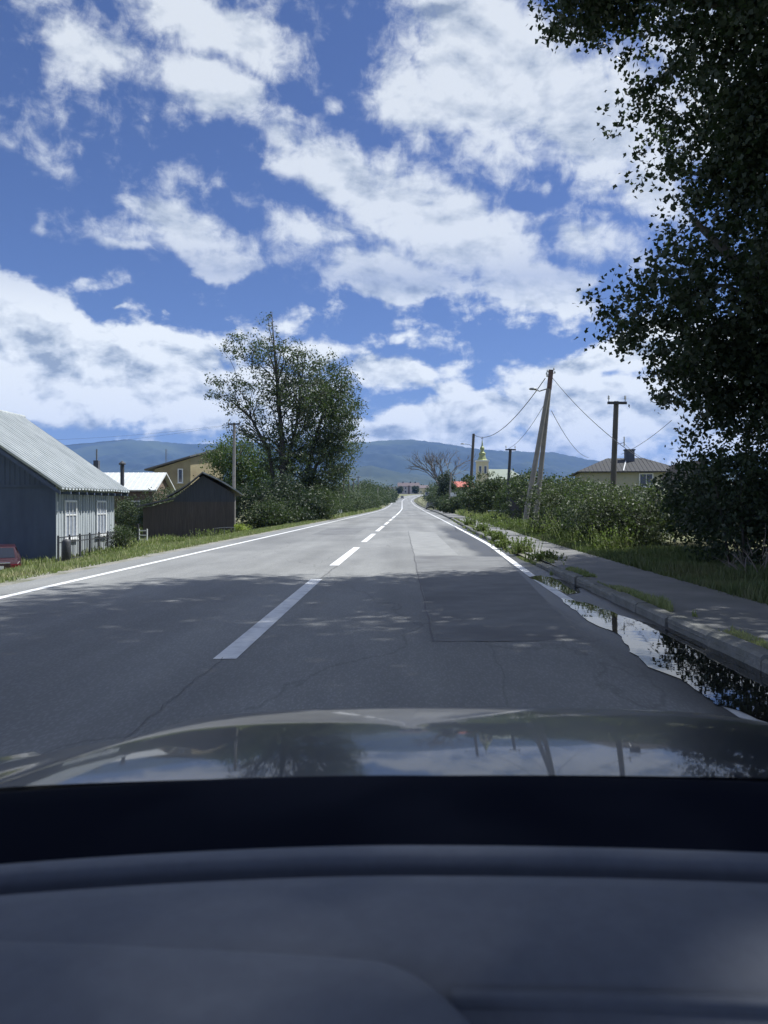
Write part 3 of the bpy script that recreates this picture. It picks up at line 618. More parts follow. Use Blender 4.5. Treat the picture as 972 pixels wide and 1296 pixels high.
tree('round_tree', [S([(300, 655, .25), (303, 600, .18), (305, 565, .06)], 68)], [E(305, 580, 68, 46, 32, 3), E(278, 575, 68, 24, 22, 2), E(300, 620, 68, 50, 36, 3), E(330, 595, 68, 30, 36, 3)],
     620, 26, .34, .18, M['leaf_green'], 'round green tree behind the dark barn', nlimb=24, shell=.2, minz=.1)
lb_ = [(330, 57, 4.6, 4.2, 'leaf_dark', 'dark undergrowth below the tall airy tree'), (368, 56, 4.0, 3.8, 'leaf_dark', 'dark bush at the foot of the leaning trunks'),
       (402, 60, 3.6, 3.0, 'leaf_mid', 'bush at the roadside below the dense tree'), (344, 53, 3, 2.2, 'leaf_mid', 'leafy bush between barn and roadside trees')]
for px, d_, w, h, mt, lb in lb_: bush('bush', (px - HX) / F * d_, d_, w, h, w, M[mt], lb, n=260, size=.15, spread=.25)
bush('bush', *P(303, 0, 49).xy, 1.0, .9, .9, M['leaf_yellow'], 'small bright yellow green bush beside the barn', n=70, size=.09, spread=.1)
for i, (px, d_, w, h, mt, lb) in enumerate([
    (425, 90, 4.5, 2.8, 'leaf_mid', 'bush beside the second roadside pole'), (440, 105, 5, 3.4, 'leaf_far', 'grey green bush left of the road, fourth from the big tree'),
    (444, 120, 6, 4.0, 'leaf_far', 'taller bush in the left hedge line'), (454, 140, 6, 4.4, 'leaf_mid', 'wide bush in the left hedge line'),
    (462, 165, 7, 4.6, 'leaf_far', 'bush halfway down the left side of the road'), (469, 195, 7, 5.0, 'leaf_mid', 'darker bush farther down the left side'),
    (475, 225, 8, 7.5, 'leaf_mid', 'round tree left of the bend'), (478, 255, 10, 9.5, 'leaf_far', 'largest tree left of the bend, nearest the far house'), (490, 310, 7, 5.5, 'leaf_far', 'last bush on the left before the far house'),
    (430, 130, 8, 5.5, 'leaf_far', 'tree crown behind the left hedge line'), (447, 180, 12, 7, 'leaf_far', 'broad tree behind the hedge line'), (468, 260, 14, 8, 'leaf_far', 'distant tree behind the left hedge')]):
    bush('roadside_tree', (px - HX) / F * d_, d_, w, h, w, M[mt], lb, n=190, per=24, size=d_ * .0017, spread=w * .07, cat='tree')
# garden plants behind the wooden house
for px, d_, w, h, mt, lb in [(158, 62, 2.2, 3.2, 'leaf_far', 'upright grey green bush against the brown house'), (186, 58, 1.6, 2.6, 'leaf_far', 'slim bush just left of the barn lean-to'), (150, 88, 4.0, 3.6, 'leaf_mid', 'garden bush between the wooden house and the barn'), (172, 84, 3.2, 3.4, 'leaf_far', 'fruit tree in front of the white roofed house'),
                         (205, 62, 3.0, 4.2, 'leaf_far', 'thin grey bush before the ochre house'), (222, 64, 2.6, 4.0, 'leaf_far', 'bush rising above the lean-to of the barn'), (158, 47, 1.6, .7, 'leaf_pale', 'low white flowering plant in the garden gap')]:
    bush('bush', (px - HX) / F * d_, d_, w, h, w, M[mt], lb, n=190, size=.12, spread=.22)
# the near rose-like plant by the far corner of the wooden house
bush('bush', -13.0, 35.8, 1.3, 1.3, .8, M['leaf_mid'], 'plant growing against the wooden house under its far window', n=90, size=.07, spread=.12)
# wooded valley floor beyond the houses
def valley_wood():
    n_ = 5200; y = rng.uniform(480, 1500, n_); a = rng.uniform(-.62, .62, n_); x = np.tan(a) * y
    keep = ~((np.abs(x - 40) < 60) & (y < 620)); x, y = x[keep], y[keep]; h = rng.uniform(3, 9, len(x)); zb = ground_z(x, y)
    C = np.stack([x, y, zb], 1); pts = C[:, None, :] + rng.normal(size=(len(x), 26, 3)) * np.array([2.6, 2.6, 1]) * [1, 1, 2.4] + np.array([0, 0, 1])[None, None] * (h * .55)[:, None, None]
    V = leaves(pts.reshape(-1, 3), 1.7)
    o = link('distant_wood', fastmesh('distant_wood', V, 4), M['leaf_far']); tag(o, kind='stuff', label='distant wooded valley floor below the hills', cat='wood')
valley_wood()

# ---- grass
def grass(name, x0, x1, y0, y1, n_, h0, h1, m_, label, ufun=None, dens=None, w=.012, zfix=None):
    y = y0 + (y1 - y0) * rng.random(n_) ** 1.35; t = rng.random(n_)
    a = x0(y) if callable(x0) else np.full(n_, float(x0)); b_ = x1(y) if callable(x1) else np.full(n_, float(x1))
    x = cx_(y) + a + (b_ - a) * t
    keep = np.full(n_, True) if dens is None else dens(x, y)
    x, y = x[keep], y[keep]; k = len(x); z = (ground_z(x, y) - .01) if zfix is None else zr(y) + zfix
    h = rng.uniform(h0, h1, k) * (1 + .45 * np.clip(bumps(x, y, 1.1, 4), -.9, 1.6)); aa = rng.uniform(0, 6.28, k); ww = w * (1 + y / 22.); lean = rng.uniform(0, .55, k) * h; la = rng.uniform(0, 6.28, k)
    V = np.zeros((k, 3, 3)); dx, dy = np.cos(aa) * ww, np.sin(aa) * ww
    V[:, 0] = np.stack([x - dx, y - dy, z], 1); V[:, 1] = np.stack([x + dx, y + dy, z], 1); V[:, 2] = np.stack([x + np.cos(la) * lean, y + np.sin(la) * lean, z + h], 1)
    o = link(name, fastmesh(name, V, 3), m_); tag(o, kind='stuff', label=label, cat='grass'); return o
grass('verge_grass', -9.8, -4.75, 8, 70, 130000, .03, .12, M['grass'], 'sunlit grass verge along the left side of the road')
grass('verge_grass', -9, -4.7, 60, 180, 16000, .1, .35, M['grass'], 'grass verge far down the left side of the road', w=.02)
grass('garden_grass', -26, -9.5, 26, 75, 40000, .08, .3, M['grass'], 'garden grass between the wooden house and the barn', w=.02)
grass('verge_grass', lambda y: walkx(y) - .03, lambda y: walkx(y) + 2.6, 6, 60, 90000, .04, .16, mat('shade_toned_grass', (.075, .105, .042), (.12, .145, .06), scale=1.6, rough=.75, trans=.2, c3=(.17, .17, .09), s3=.6), 'grass strip beyond the pavement under the shrubs')  # grass colour darkened here to stand in for the tree shade
grass('verge_grass', lambda y: walkx(y) - .1, lambda y: walkx(y) + 5, 50, 150, 16000, .1, .5, M['grass'], 'rough grass beside the far pavement', w=.02)
grass('joint_grass', lambda y: kerbx(y) + .15, lambda y: kerbx(y) + .34, 4, 60, 26000, .02, .07, M['grass'], 'short grass growing in the joint between kerb and pavement', zfix=.09, dens=lambda x, y: bumps(x * 3, y, 1.7, 2) > -.1, w=.006)
grass('joint_grass', lambda y: kerbx(y) - .10, lambda y: kerbx(y) + .02, 13, 60, 12000, .02, .08, M['grass'], 'grass tufts growing in the gutter at the foot of the kerb', zfix=0, dens=lambda x, y: bumps(x * 3, y, .9, 5) > .15, w=.006)
# weeds: taller leafy tufts
def weed(x, y, w, h, label, n=90, m_='weed', z=None, name='weed_tuft'):
    z = GZ(x, y) if z is None else z; k = n * 14
    root = empty(name, (x, y, z), label=label, cat='weeds', group='weed tufts along the kerb and verge')
    st = rng.normal(size=(n, 2)) * w * .32; hh = h * rng.uniform(.4, 1.1, n); lean = rng.normal(size=(n, 2)) * .25
    b = []
    t = rng.random((n, 14)); px_ = st[:, None, 0] + lean[:, None, 0] * hh[:, None] * t; py_ = st[:, None, 1] + lean[:, None, 1] * hh[:, None] * t; pz_ = hh[:, None] * t
    pts = np.stack([px_, py_, pz_], -1).reshape(-1, 3)
    link('foliage', fastmesh('foliage', leaves(pts, .032 + .0010 * y), 4), M[m_], root)
    V = np.zeros((n, 3, 3)); V[:, 0, :2] = st - .008; V[:, 1, :2] = st + .008; V[:, 2, 0] = st[:, 0] + lean[:, 0] * hh; V[:, 2, 1] = st[:, 1] + lean[:, 1] * hh; V[:, 2, 2] = hh
    link('stem', fastmesh('stem', V, 3), M['grass'], root)
for i, (x, y, w, h, lb) in enumerate([
    (2.75, 18.0, .55, .36, 'large weed tuft growing through the gap in the kerb'), (2.62, 20.3, .3, .2, 'small weed tuft on the road side of the kerb'), (2.95, 23.6, .4, .3, 'weed tuft leaning over the kerb'),
    (3.1, 26.5, .35, .22, 'weed tuft on the kerb before the leaning poles'), (3.2, 31, .4, .4, 'upright weed on the kerb'), (3.5, 40, .5, .5, 'tall weed on the kerb farther on'), (2.9, 15.5, .5, .2, 'low weed in the shaded kerb joint'),
    (4.9, 21, 1.1, .7, 'tall yellow green weeds at the edge of the pavement'), (5.2, 24, 1.3, .9, 'tall weeds below the leaning poles'), (5.0, 28, 1.0, .6, 'weeds between pavement and leaning poles'), (5.0, 33, 1.1, .5, 'weeds left of the leaning poles'),
    (4.9, 18.3, .9, .6, 'weeds where shade meets sun at the pavement'), (5.6, 19.8, 1.3, .8, 'thick weeds in front of the pale shrub'), (4.6, 37, .7, .5, 'weeds beyond the leaning poles'), (4.9, 46, .9, .7, 'weeds at the dark fence')]):
    weed(x, y, w, h, lb, n=int(60 + 80 * w), z=(.06 if x < 4 else None))
for i, (px, y, w, h, lb) in enumerate([(222, 40, 1.2, .5, 'weeds below the lean-to of the barn'), (262, 44, 1.1, .7, 'tall grass tuft at the foot of the barn'), (285, 46, 1.0, .5, 'weeds in front of the barn wall'), (120, 31, .8, .35, 'weeds below the near window of the wooden house'),
                                       (96, 28, .9, .35, 'weeds in front of the garden fence'), (150, 33, .9, .4, 'weeds at the end of the garden fence'), (35, 23.5, .7, .3, 'weeds beside the red car')]):
    weed((px - HX) / F * y, y, w, h, lb, n=90)

# dry branches lying at the right edge
b = MB(); bx, by = 5.25, 11.6; bz = GZ(bx, by)
for k in range(9):
    a = rnd.uniform(.3, 2.6); L_ = rnd.uniform(.3, .8); e_ = rnd.uniform(.15, .9)
    q = Vector((math.cos(a) * L_ * math.cos(e_), math.sin(a) * L_ * .5, L_ * math.sin(e_))); s_ = Vector((rnd.uniform(-.2, .2), rnd.uniform(-.2, .2), 0))
    limb(b, s_, s_ + q, .014, .003, 4, sides=4)
    for j in range(3): limb(b, s_ + q * rnd.uniform(.4, .8), s_ + q * rnd.uniform(.7, 1) + Vector((rnd.uniform(-.2, .2), 0, rnd.uniform(0, .25))), .006, .002, 2, sides=3)
M['dry'] = mat('dry_twigs', (.20, .17, .15), (.15, .13, .12), scale=4, rough=.9)
o = b.build('dry_branches', M['dry'], loc=(bx, by, bz)); tag(o, label='heap of dry pale branches under the dark tree', cat='branches')

# ------------------------------------------------------------------ poles and wires
def pole(base, top, r0, r1, m_, label, name='utility_pole', arm=None, lamp=None, group=None, sides=12, ins=True):
    base = Vector(base); top = Vector(top); root = empty(name, base, label=label, cat='pole', group=group); t = top - base
    MB().tube([(0, 0, -.3), t * .5, t], [r0, (r0 + r1) / 2, r1], sides).build('shaft', m_, root, smooth=False)
    if arm:
        for (f, w, az_) in arm:
            c = t * f; dx = Vector((math.cos(az_), math.sin(az_), 0))
            Mx = Matrix.Translation(c) @ Matrix.Rotation(az_, 4, 'Z')
            MB().box(-w / 2, w / 2, -.05 - r1, .03 - r1, -.05, .05, Mx).build('crossarm', M['iron'], root)
            for s in (-1, -.45, .45, 1) if w > 1 else (-1, 1):
                p = c + dx * (w / 2 - .05) * s + Vector((0, -r1, .04))
                MB().tube([p, p + Vector((0, 0, .12))], .012, 5).build('pin', M['iron'], root)
                MB().lathe([(.0, .10), (.035, .10), (.05, .14), (.03, .17), (.045, .2), (.025, .25), (0, .26)], 8, Matrix.Translation(p)).build('insulator', M['porcelain'], root)
    if lamp:
        f, L_, az_, rise = lamp; c = t * f; dx = Vector((math.cos(az_), math.sin(az_), 0)); e_ = c + dx * L_ + Vector((0, 0, rise))
        la = MB().tube([c, c + dx * L_ * .35 + Vector((0, 0, rise * .75)), e_], .025, 6).build('lamp_arm', M['steel'], root)
        hd = MB().lathe([(0, .0), (.09, .0), (.11, .04), (.07, .1), (0, .12)], 10, Matrix.Translation(e_ + dx * .15) @ Matrix.Diagonal((2.0, 1, 1, 1)) @ Matrix.Translation((0, 0, -.05))).build('lamp_head', M['steel'], root, smooth=True)
    return root
PI = math.pi
# the leaning pair, braced together
A0, A1 = P(663, 669, 36), P(694, 492, 36); A0.z = GZ(A0.x, 36) - .05
B0, B1 = P(677, 666, 36.8), P(697.5, 468.5, 36); B0.z = GZ(B0.x, 36.8) - .05
root = empty('leaning_pole_pair', A0, label='pair of tall leaning poles braced together with a street lamp arm', cat='pole')
def rel(p): return Vector(p) - A0
MB().tube([rel(B0), rel(B0.lerp(B1, .5)), rel(B1)], [.125, .115, .10], 12).build('main_shaft', M['pole_concrete'], root)
MB().tube([rel(A0), rel(A0.lerp(A1, .5)), rel(A1)], [.135, .12, .095], 12).build('strut_shaft', M['pole_concrete'], root)
MB().tube([rel(B1) + Vector((0, 0, .02)), rel(B1) - (B1 - B0).normalized() * .9], .115, 12).build('steel_cap', mat('rusty_cap', (.16, .10, .09), (.10, .075, .07), scale=6, rough=.8), root)
for f in (.30, .9):
    a, c_ = A0.lerp(A1, f), B0.lerp(B1, f * .96); MB().tube([rel(a), rel(c_)], .03, 6).build('brace', M['steel'], root)
lp = A1 + Vector((-.05, 0, .0))
MB().tube([rel(lp), rel(P(683, 495, 36)), rel(P(675, 492.5, 36))], .03, 6).build('lamp_arm', M['steel'], root)
MB().lathe([(0, 0), (.07, 0), (.09, .05), (.05, .1), (0, .11)], 10, Matrix.Translation(rel(P(674.5, 493.5, 36))) @ Matrix.Diagonal((2.2, 1, 1, 1))).build('lamp_head', M['steel'], root, smooth=True)
for dx, dz, s in ((-.18, -.10, 1), (.16, -.16, 1), (-.2, -.32, 1), (.12, .0, 1), (-.22, -.22, 1)):
    q = rel(B1) + Vector((dx, -.06, dz)); MB().tube([rel(B1) + Vector((0, 0, dz)), q], .012, 5).build('pin', M['iron'], root)
    MB().lathe([(0, 0), (.035, 0), (.045, .05), (.02, .11), (0, .12)], 8, Matrix.Translation(q)).build('insulator', M['porcelain'], root)
PR = pole(P(774, 668, 30), P(780, 508, 30), .125, .10, M['pole_wood'], 'dark wooden pole with a crossarm in front of the hipped roof house', arm=[(.985, .75, .05)])
q = P(790, 560, 30); b = MB().tube([P(779, 563, 30) - P(774, 668, 30), q - P(774, 668, 30)], .012, 5); b.build('bracket', M['iron'], PR)
MB().tube([q - P(774, 668, 30) + Vector((0, 0, -.15)), q - P(774, 668, 30) + Vector((0, 0, .22))], .025, 6).build('insulator', M['porcelain'], PR)
pole(P(641, 656, 55), P(646, 568, 55), .13, .1, M['iron'], 'thin dark pole with short crossarm between church and leaning poles', arm=[(.985, .75, 0)])
PL = pole(P(594, 650, 75), P(599.5, 549, 75), .16, .13, M['pole_wood'], 'lamp pole with a bent arm left of the church tower', lamp=(.83, .85, PI - .1, .35))
pole(P(567.5, 645, 110), P(571, 598, 110), .13, .1, M['pole_concrete'], 'grey pole rising from the bushes beside the evergreen')
PLL = pole(P(296, 662, 50), P(296.5, 535, 50), .115, .085, M['pole_concrete'], 'slim pole with crossarm standing at the barn corner', arm=[(.985, .8, 0)])
pole(P(433.5, 648, 92), P(435.5, 598, 92), .12, .09, M['pole_wood'], 'roadside pole just right of the dense tree', arm=[(.98, .8, 0)])
for px, y0, y1, d_, lb in [(441, 640, 602, 130, 'first of the thin poles above the left hedge'), (447, 636, 606, 160, 'second of the thin poles above the left hedge'), (453, 636, 603, 185, 'third thin pole, with a wide crossarm above the hedge'),
                       (478, 640, 617, 190, 'short pale post on the left verge near the bend')]:
    pole(P(px, y0, d_), P(px + .3, y1, d_), .14, .11, M['pole_wood'] if px < 470 else M['pole_concrete'], lb, arm=[(.97, 1.1, 0)] if px < 470 else None, sides=6)
def wire(a, c_, sag, label, r=.014):
    a, c_ = Vector(a), Vector(c_); pts = [(a.lerp(c_, i / 16) - a) + Vector((0, 0, -sag * 4 * (i / 16) * (1 - i / 16))) for i in range(17)]
    o = MB().tube(pts, r, 5, cap=False).build('overhead_wire', M['wire'], smooth=True, loc=a); tag(o, label=label, cat='wire', group='overhead wires')
wire(P(690, 479, 36), P(601, 551, 75), 1.1, 'wire from the top of the leaning poles down to the lamp pole', .022)
wire(P(690, 510, 36), P(643, 568, 55), .35, 'thin wire from the leaning poles to the thin dark pole', .012)
wire(P(699, 478, 36), P(812, 582, 26), .25, 'wire falling from the leaning poles past the wooden pole', .013)
wire(P(698, 520, 36), P(745, 579, 60), .5, 'faint wire from the leaning poles to the hipped roof house', .014)
wire(P(790, 561, 30), P(825, 585, 24), .1, 'short wire from the wooden pole down under the tree', .008)
wire(P(786, 575, 30), P(850, 532, 22), .1, 'wire rising from the wooden pole into the tree', .008)
wire(P(296, 537, 50), P(-160, 572, 42), .5, 'lower wire from the barn corner pole out over the wooden house', .005)
wire(P(300, 536, 50), P(-160, 556, 42), .5, 'upper wire from the barn corner pole out over the wooden house', .005)
wire(P(300, 537, 50), P(435, 599, 92), .6, 'wire from the barn corner pole to the next pole by the tree', .008)

# ------------------------------------------------------------------ buildings
def window(parent, x, z, w, h, y, frame, glass, face=-1, bars_v=(), bars_h=(), depth=.06, fw=.07, sill=True, Mx=None):
    """in the parent's local wall plane y = const facing -y (face=-1)"""
    fr = MB(); s = face
    y0, y1 = sorted((y, y + s * depth))
    fr.box(x - w / 2 - fw, x - w / 2, y0, y1, z - fw, z + h + fw, Mx).box(x + w / 2, x + w / 2 + fw, y0, y1, z - fw, z + h + fw, Mx)
    fr.box(x - w / 2, x + w / 2, y0, y1, z + h, z + h + fw, Mx).box(x - w / 2, x + w / 2, y0, y1, z - fw, z, Mx)
    f = fr.build('window', frame, parent)
    yg0, yg1 = sorted((y + s * .006, y + s * .018)); MB().box(x - w / 2, x + w / 2, yg0, yg1, z, z + h, Mx).build('pane', glass, f)
    yb0, yb1 = sorted((y + s * .02, y + s * (depth - .008)))
    for bx_ in bars_v: MB().box(x + bx_ * w - .022, x + bx_ * w + .022, yb0, yb1, z + .002, z + h - .002, Mx).build('glazing_bar', frame, f)
    for i, bz_ in enumerate(bars_h): MB().box(x - w / 2 + .002, x + w / 2 - .002, yb0, sorted((y + s * .02, y + s * (depth - .004)))[1] if s > 0 else yb1, z + bz_ * h - .025, z + bz_ * h + .025, Mx).build('glazing_bar', frame, f)
    if sill:
        ys0, ys1 = sorted((y, y + s * (depth + .08))); MB().box(x - w / 2 - fw - .06, x + w / 2 + fw + .06, ys0, ys1, z - fw - .05, z - fw - .002, Mx).build('sill', frame, f)
    return f
# wooden house: local x = across (towards the road is +), y along the road
def wooden_house():
    X1, X0, Y0, Y1 = -14.1, -23.4, 31.2, 37.5; zb = -1.35; ze = 1.80; xr = (X0 + X1) / 2; zrid = 5.43
    root = empty('wooden_house', (X1, Y0, 0), label='single storey wooden house with pale metal gable roof and white windows', cat='house')
    def q(x, y, z): return (x - X1, y - Y0, z)
    # walls: shell just behind the boards
    b = MB(); sl_ = (zrid - ze) / (xr + 13.5) * -1
    slope = (zrid - 1.77) / (-13.5 - xr)                    # fall per metre
    wt = lambda x: zrid - .14 - slope * abs(x - xr)
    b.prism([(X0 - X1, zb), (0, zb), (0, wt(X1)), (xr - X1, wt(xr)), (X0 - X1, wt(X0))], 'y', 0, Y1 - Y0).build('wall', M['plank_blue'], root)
    # gable boarding: plain lower panel, upright boards above a rail
    g_ = MB(); n_ = 46; wd = (X1 - X0) / n_
    for i in range(n_):
        x0, x1 = X0 + i * wd + .006, X0 + (i + 1) * wd - .006; zt = min(wt(x0), wt(x1)) - .01
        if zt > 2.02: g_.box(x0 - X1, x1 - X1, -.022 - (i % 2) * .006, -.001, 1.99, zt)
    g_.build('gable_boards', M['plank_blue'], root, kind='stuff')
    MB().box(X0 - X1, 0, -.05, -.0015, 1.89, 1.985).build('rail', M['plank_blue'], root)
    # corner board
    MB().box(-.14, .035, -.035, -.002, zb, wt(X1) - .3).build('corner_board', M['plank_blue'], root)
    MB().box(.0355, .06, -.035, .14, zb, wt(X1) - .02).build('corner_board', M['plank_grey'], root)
    # road wall: narrow upright boards
    g_ = MB(); n_ = 52; wd = (Y1 - Y0 - .14) / n_
    wins = [(.80, 1.35), (4.45, 5.05)]
    wins = []
    for px0, px1 in ((81.5, 96), (121.5, 133.5)):
        d0, d1 = 14.06 * F / (HX - px0), 14.06 * F / (HX - px1); wins.append((d0 - Y0, d1 - Y0))
    for i in range(n_):
        y0, y1 = .14 + i * wd + .005, .14 + (i + 1) * wd - .005; t_ = .02 + .01 * (i % 2) + rnd.uniform(0, .004)
        g_.box(.001, t_, y0, y1, zb, wt(X1) - .03)
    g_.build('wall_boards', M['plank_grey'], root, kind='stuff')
    Mz = Matrix.Rotation(R(90), 4, 'Z')                       # local frame: x along the wall, -y face towards the road
    for a, c_ in wins:
        w = (c_ - a) - .14; window(root, (a + c_) / 2, -.17, w, 1.45, -.034, M['white'], M['curtain'], Mx=Mz, bars_v=(-.17, .17), bars_h=(.63,), fw=.085)
    MB().box(.06, .09, .02, .08, .9, 1.3).build('bracket', M['white'], root)
    # roof: two ribbed slopes
    ry0, ry1 = 30.4, 38.0
    for s, nm in ((1, 'roof'), (-1, 'roof')):
        G = []; cols = 24 * 8; run = -13.5 - xr
        for k in range(9):
            t_ = k / 8; row = []
            for j in range(cols + 1):
                y = ry0 + (ry1 - ry0) * j / cols; ph = j % 8; rib = .10 if ph in (0, 1) else 0.
                row.append(q(xr + s * run * t_ + s * .02 * rib, y, zrid - slope * run * t_ + rib + .012 * (k % 2) * .0 - .02 * math.sin(PI * t_) + .012 * math.sin(y * 2.1 + k)))
            G.append(row)
        o = grid(nm, G, M['roof_metal'], root, smooth=False)
        md = o.modifiers.new('thick', 'SOLIDIFY'); md.thickness = .03; md.offset = -1
    # horizontal sheet laps and ridge cap
    b = MB()
    b.tube([q(xr, ry0 - .05, zrid + .07), q(xr, ry1 + .05, zrid + .07)], .10, 8); b.build('ridge_cap', M['roof_metal'], root, smooth=True)
    # barge boards and eave board
    for s in (1, -1):
        run = -13.5 - xr
        for yy in (ry0 + .02, ry1 - .06):
            a = Vector(q(xr, yy, zrid - .08)); c_ = Vector(q(xr + s * run * .99, yy, zrid - slope * run * .99 - .08)); dv = (c_ - a)
            vs = [a, c_, c_ + Vector((0, 0, -.16)), a + Vector((0, 0, -.16))]; vs2 = [v + Vector((0, .035, 0)) for v in vs]
            MB().add(vs + vs2, [(0, 1, 2, 3), (7, 6, 5, 4), (0, 4, 5, 1), (1, 5, 6, 2), (2, 6, 7, 3), (3, 7, 4, 0)]).build('barge_board', M['plank_blue'], root)
    for i in range(9):
        y = .2 + i * .8; a = Vector((-.2, y, wt(X1) + .02)); MB().box(-.1, .56, y - .04, y + .04, ze - .2, ze - .09).build('rafter_end', M['plank_blue'], root)
wooden_house()

# iron fence in front of the wooden house
def house_fence():
    root = empty('garden_fence', (-13.35, 29.8, 0), label='low dark iron fence in front of the wooden house', cat='fence')
    z0 = -1.15; L_ = 7.0; zt = lambda t: -.08 - .0 * t
    for k, t in enumerate(np.linspace(0, L_, 8)):
        zb = GZ(-13.35, 29.8 + t) - .1; MB().box(-.03, .03, t - .03, t + .03, zb, -.02).build('post', M['iron'], root)
    for z in (-.10, -.30, -.98): MB().box(-.014, .014, .03, L_ - .03, z - .02, z + .02).build('rail', M['iron'], root)
    for t in np.arange(.14, L_, .17):
        MB().box(-.0305, -.0145, t - .011, t + .011, -1.02, -.12).build('bar', M['iron'], root)
house_fence()
o = MB().lathe([(.0, -.4), (.17, -.4), (.16, .72), (.13, .80), (0, .83)], 12).build('fence_pillar', M['iron'], loc=(P(84, 0, 29.2).x, 29.2, -.95), smooth=True)
tag(o, label='stout dark round topped post before the near window', cat='post')
o = MB().box(-.05, .05, -.05, .05, -.3, 1.1).build('garden_post', M['iron'], loc=(P(174.5, 0, 41).x, 41, -.95)); tag(o, label='thin dark post in the garden beside the barn', cat='post')

def simple_house(name, loc, rz, w, dp, wall_h, roof_h, wm, rm, label, over=.4, wins=(), cat='house', ridge='x', hip=0., chim=None, ribs=0):
    root = empty(name, loc, rz, label=label, cat=cat)
    if hip: MB().box(-w / 2, w / 2, 0, dp, -1, wall_h).build('wall', wm, root)
    elif ridge == 'x': MB().prism([(0, -1), (dp, -1), (dp, wall_h), (dp / 2, wall_h + roof_h - .08), (0, wall_h)], 'x', -w / 2, w / 2).build('wall', wm, root)
    else: MB().prism([(-w / 2, -1), (w / 2, -1), (w / 2, wall_h), (0, wall_h + roof_h - .08), (-w / 2, wall_h)], 'y', 0, dp).build('wall', wm, root)
    b = MB(); o_ = over; t = .12
    if ridge == 'x':
        hx = w / 2 + o_ - hip
        f_ = [(-w / 2 - o_, -o_, wall_h - .05), (w / 2 + o_, -o_, wall_h - .05), (hx, dp / 2, wall_h + roof_h), (-hx, dp / 2, wall_h + roof_h), (w / 2 + o_, dp + o_, wall_h - .05), (-w / 2 - o_, dp + o_, wall_h - .05)]
        fs = [(0, 1, 2, 3), (4, 5, 3, 2)] + ([(1, 4, 2), (5, 0, 3)] if hip else [])
    else:
        f_ = [(-w / 2 - o_, -o_, wall_h - .05), (0, -o_, wall_h + roof_h), (0, dp + o_, wall_h + roof_h), (-w / 2 - o_, dp + o_, wall_h - .05), (w / 2 + o_, -o_, wall_h - .05), (w / 2 + o_, dp + o_, wall_h - .05)]
        fs = [(0, 1, 2, 3), (1, 4, 5, 2)]
    me = bpy.data.meshes.new('roof'); me.from_pydata(f_, [], fs); me.update(); ro = link('roof', me, rm, root)
    md = ro.modifiers.new('thick', 'SOLIDIFY'); md.thickness = t; md.offset = 1 if False else 0
    if ribs:
        bb = MB(); n_ = int((w + 2 * o_) / ribs)
        if ridge == 'x':
            for i in range(n_ + 1):
                x = -w / 2 - o_ + i * ribs; k = 1 if not hip else max(0., min(1., (w / 2 + o_ - abs(x)) / max(hip, .01)))
                a = Vector((x, -o_, wall_h - .05 + t / 2)); c_ = Vector((x, -o_ + (dp / 2 + o_) * k, wall_h - .05 + (roof_h + .05) * k + t / 2))
                if k > .05: bb.tube([a, c_], .03, 4)
        if bb.v: bb.build('roof_seams', rm, ro, kind='stuff')
    for (x, z, ww, hh) in wins: window(root, x, z, ww, hh, 0, M['white'], M['glass'], bars_v=(0,), fw=.1, depth=.07)
    if chim: x, y, z0, z1, s = chim; c_ = MB().box(x - s, x + s, y - s, y + s, z0, z1).build('chimney', M['brick_red'], ro); MB().box(x - s - .07, x + s + .07, y - s - .07, y + s + .07, z1 + .002, z1 + .1).build('chimney_cap', M['brick_red'], c_)
    return root
h = simple_house('hidden_house', (P(80, 0, 62).x, 62, -.9), 0, 3.2, 5, 2.8, 1.5, M['wall_brown'], M['roof_slate'], 'house behind the wooden one of which only the chimney shows above its roof')
c_ = MB().box(1.5, 1.9, 2.3, 2.7, 3.0, 5.75).build('chimney', M['brick_red'], h); MB().tube([(1.7, 2.5, 5.75), (1.7, 2.5, 6.7)], .07, 8).build('flue', M['steel'], c_)
h = simple_house('white_roofed_house', (P(148, 0, 66).x, 66, -.9), 0, 6.2, 5, 3.3, 1.55, M['wall_brown'], M['roof_white'], 'low brown house with a bright white metal roof', ribs=.45, wins=((1.5, 1.2, .8, 1.1),))
MB().tube([(.35, .3, 3.6), (.35, .3, 5.5)], .17, 10).build('stove_pipe', M['iron'], h); MB().lathe([(.3, 5.5), (.3, 5.6), (0, 5.85)], 10, Matrix.Translation((.35, .3, 0))).build('pipe_cowl', M['iron'], h)
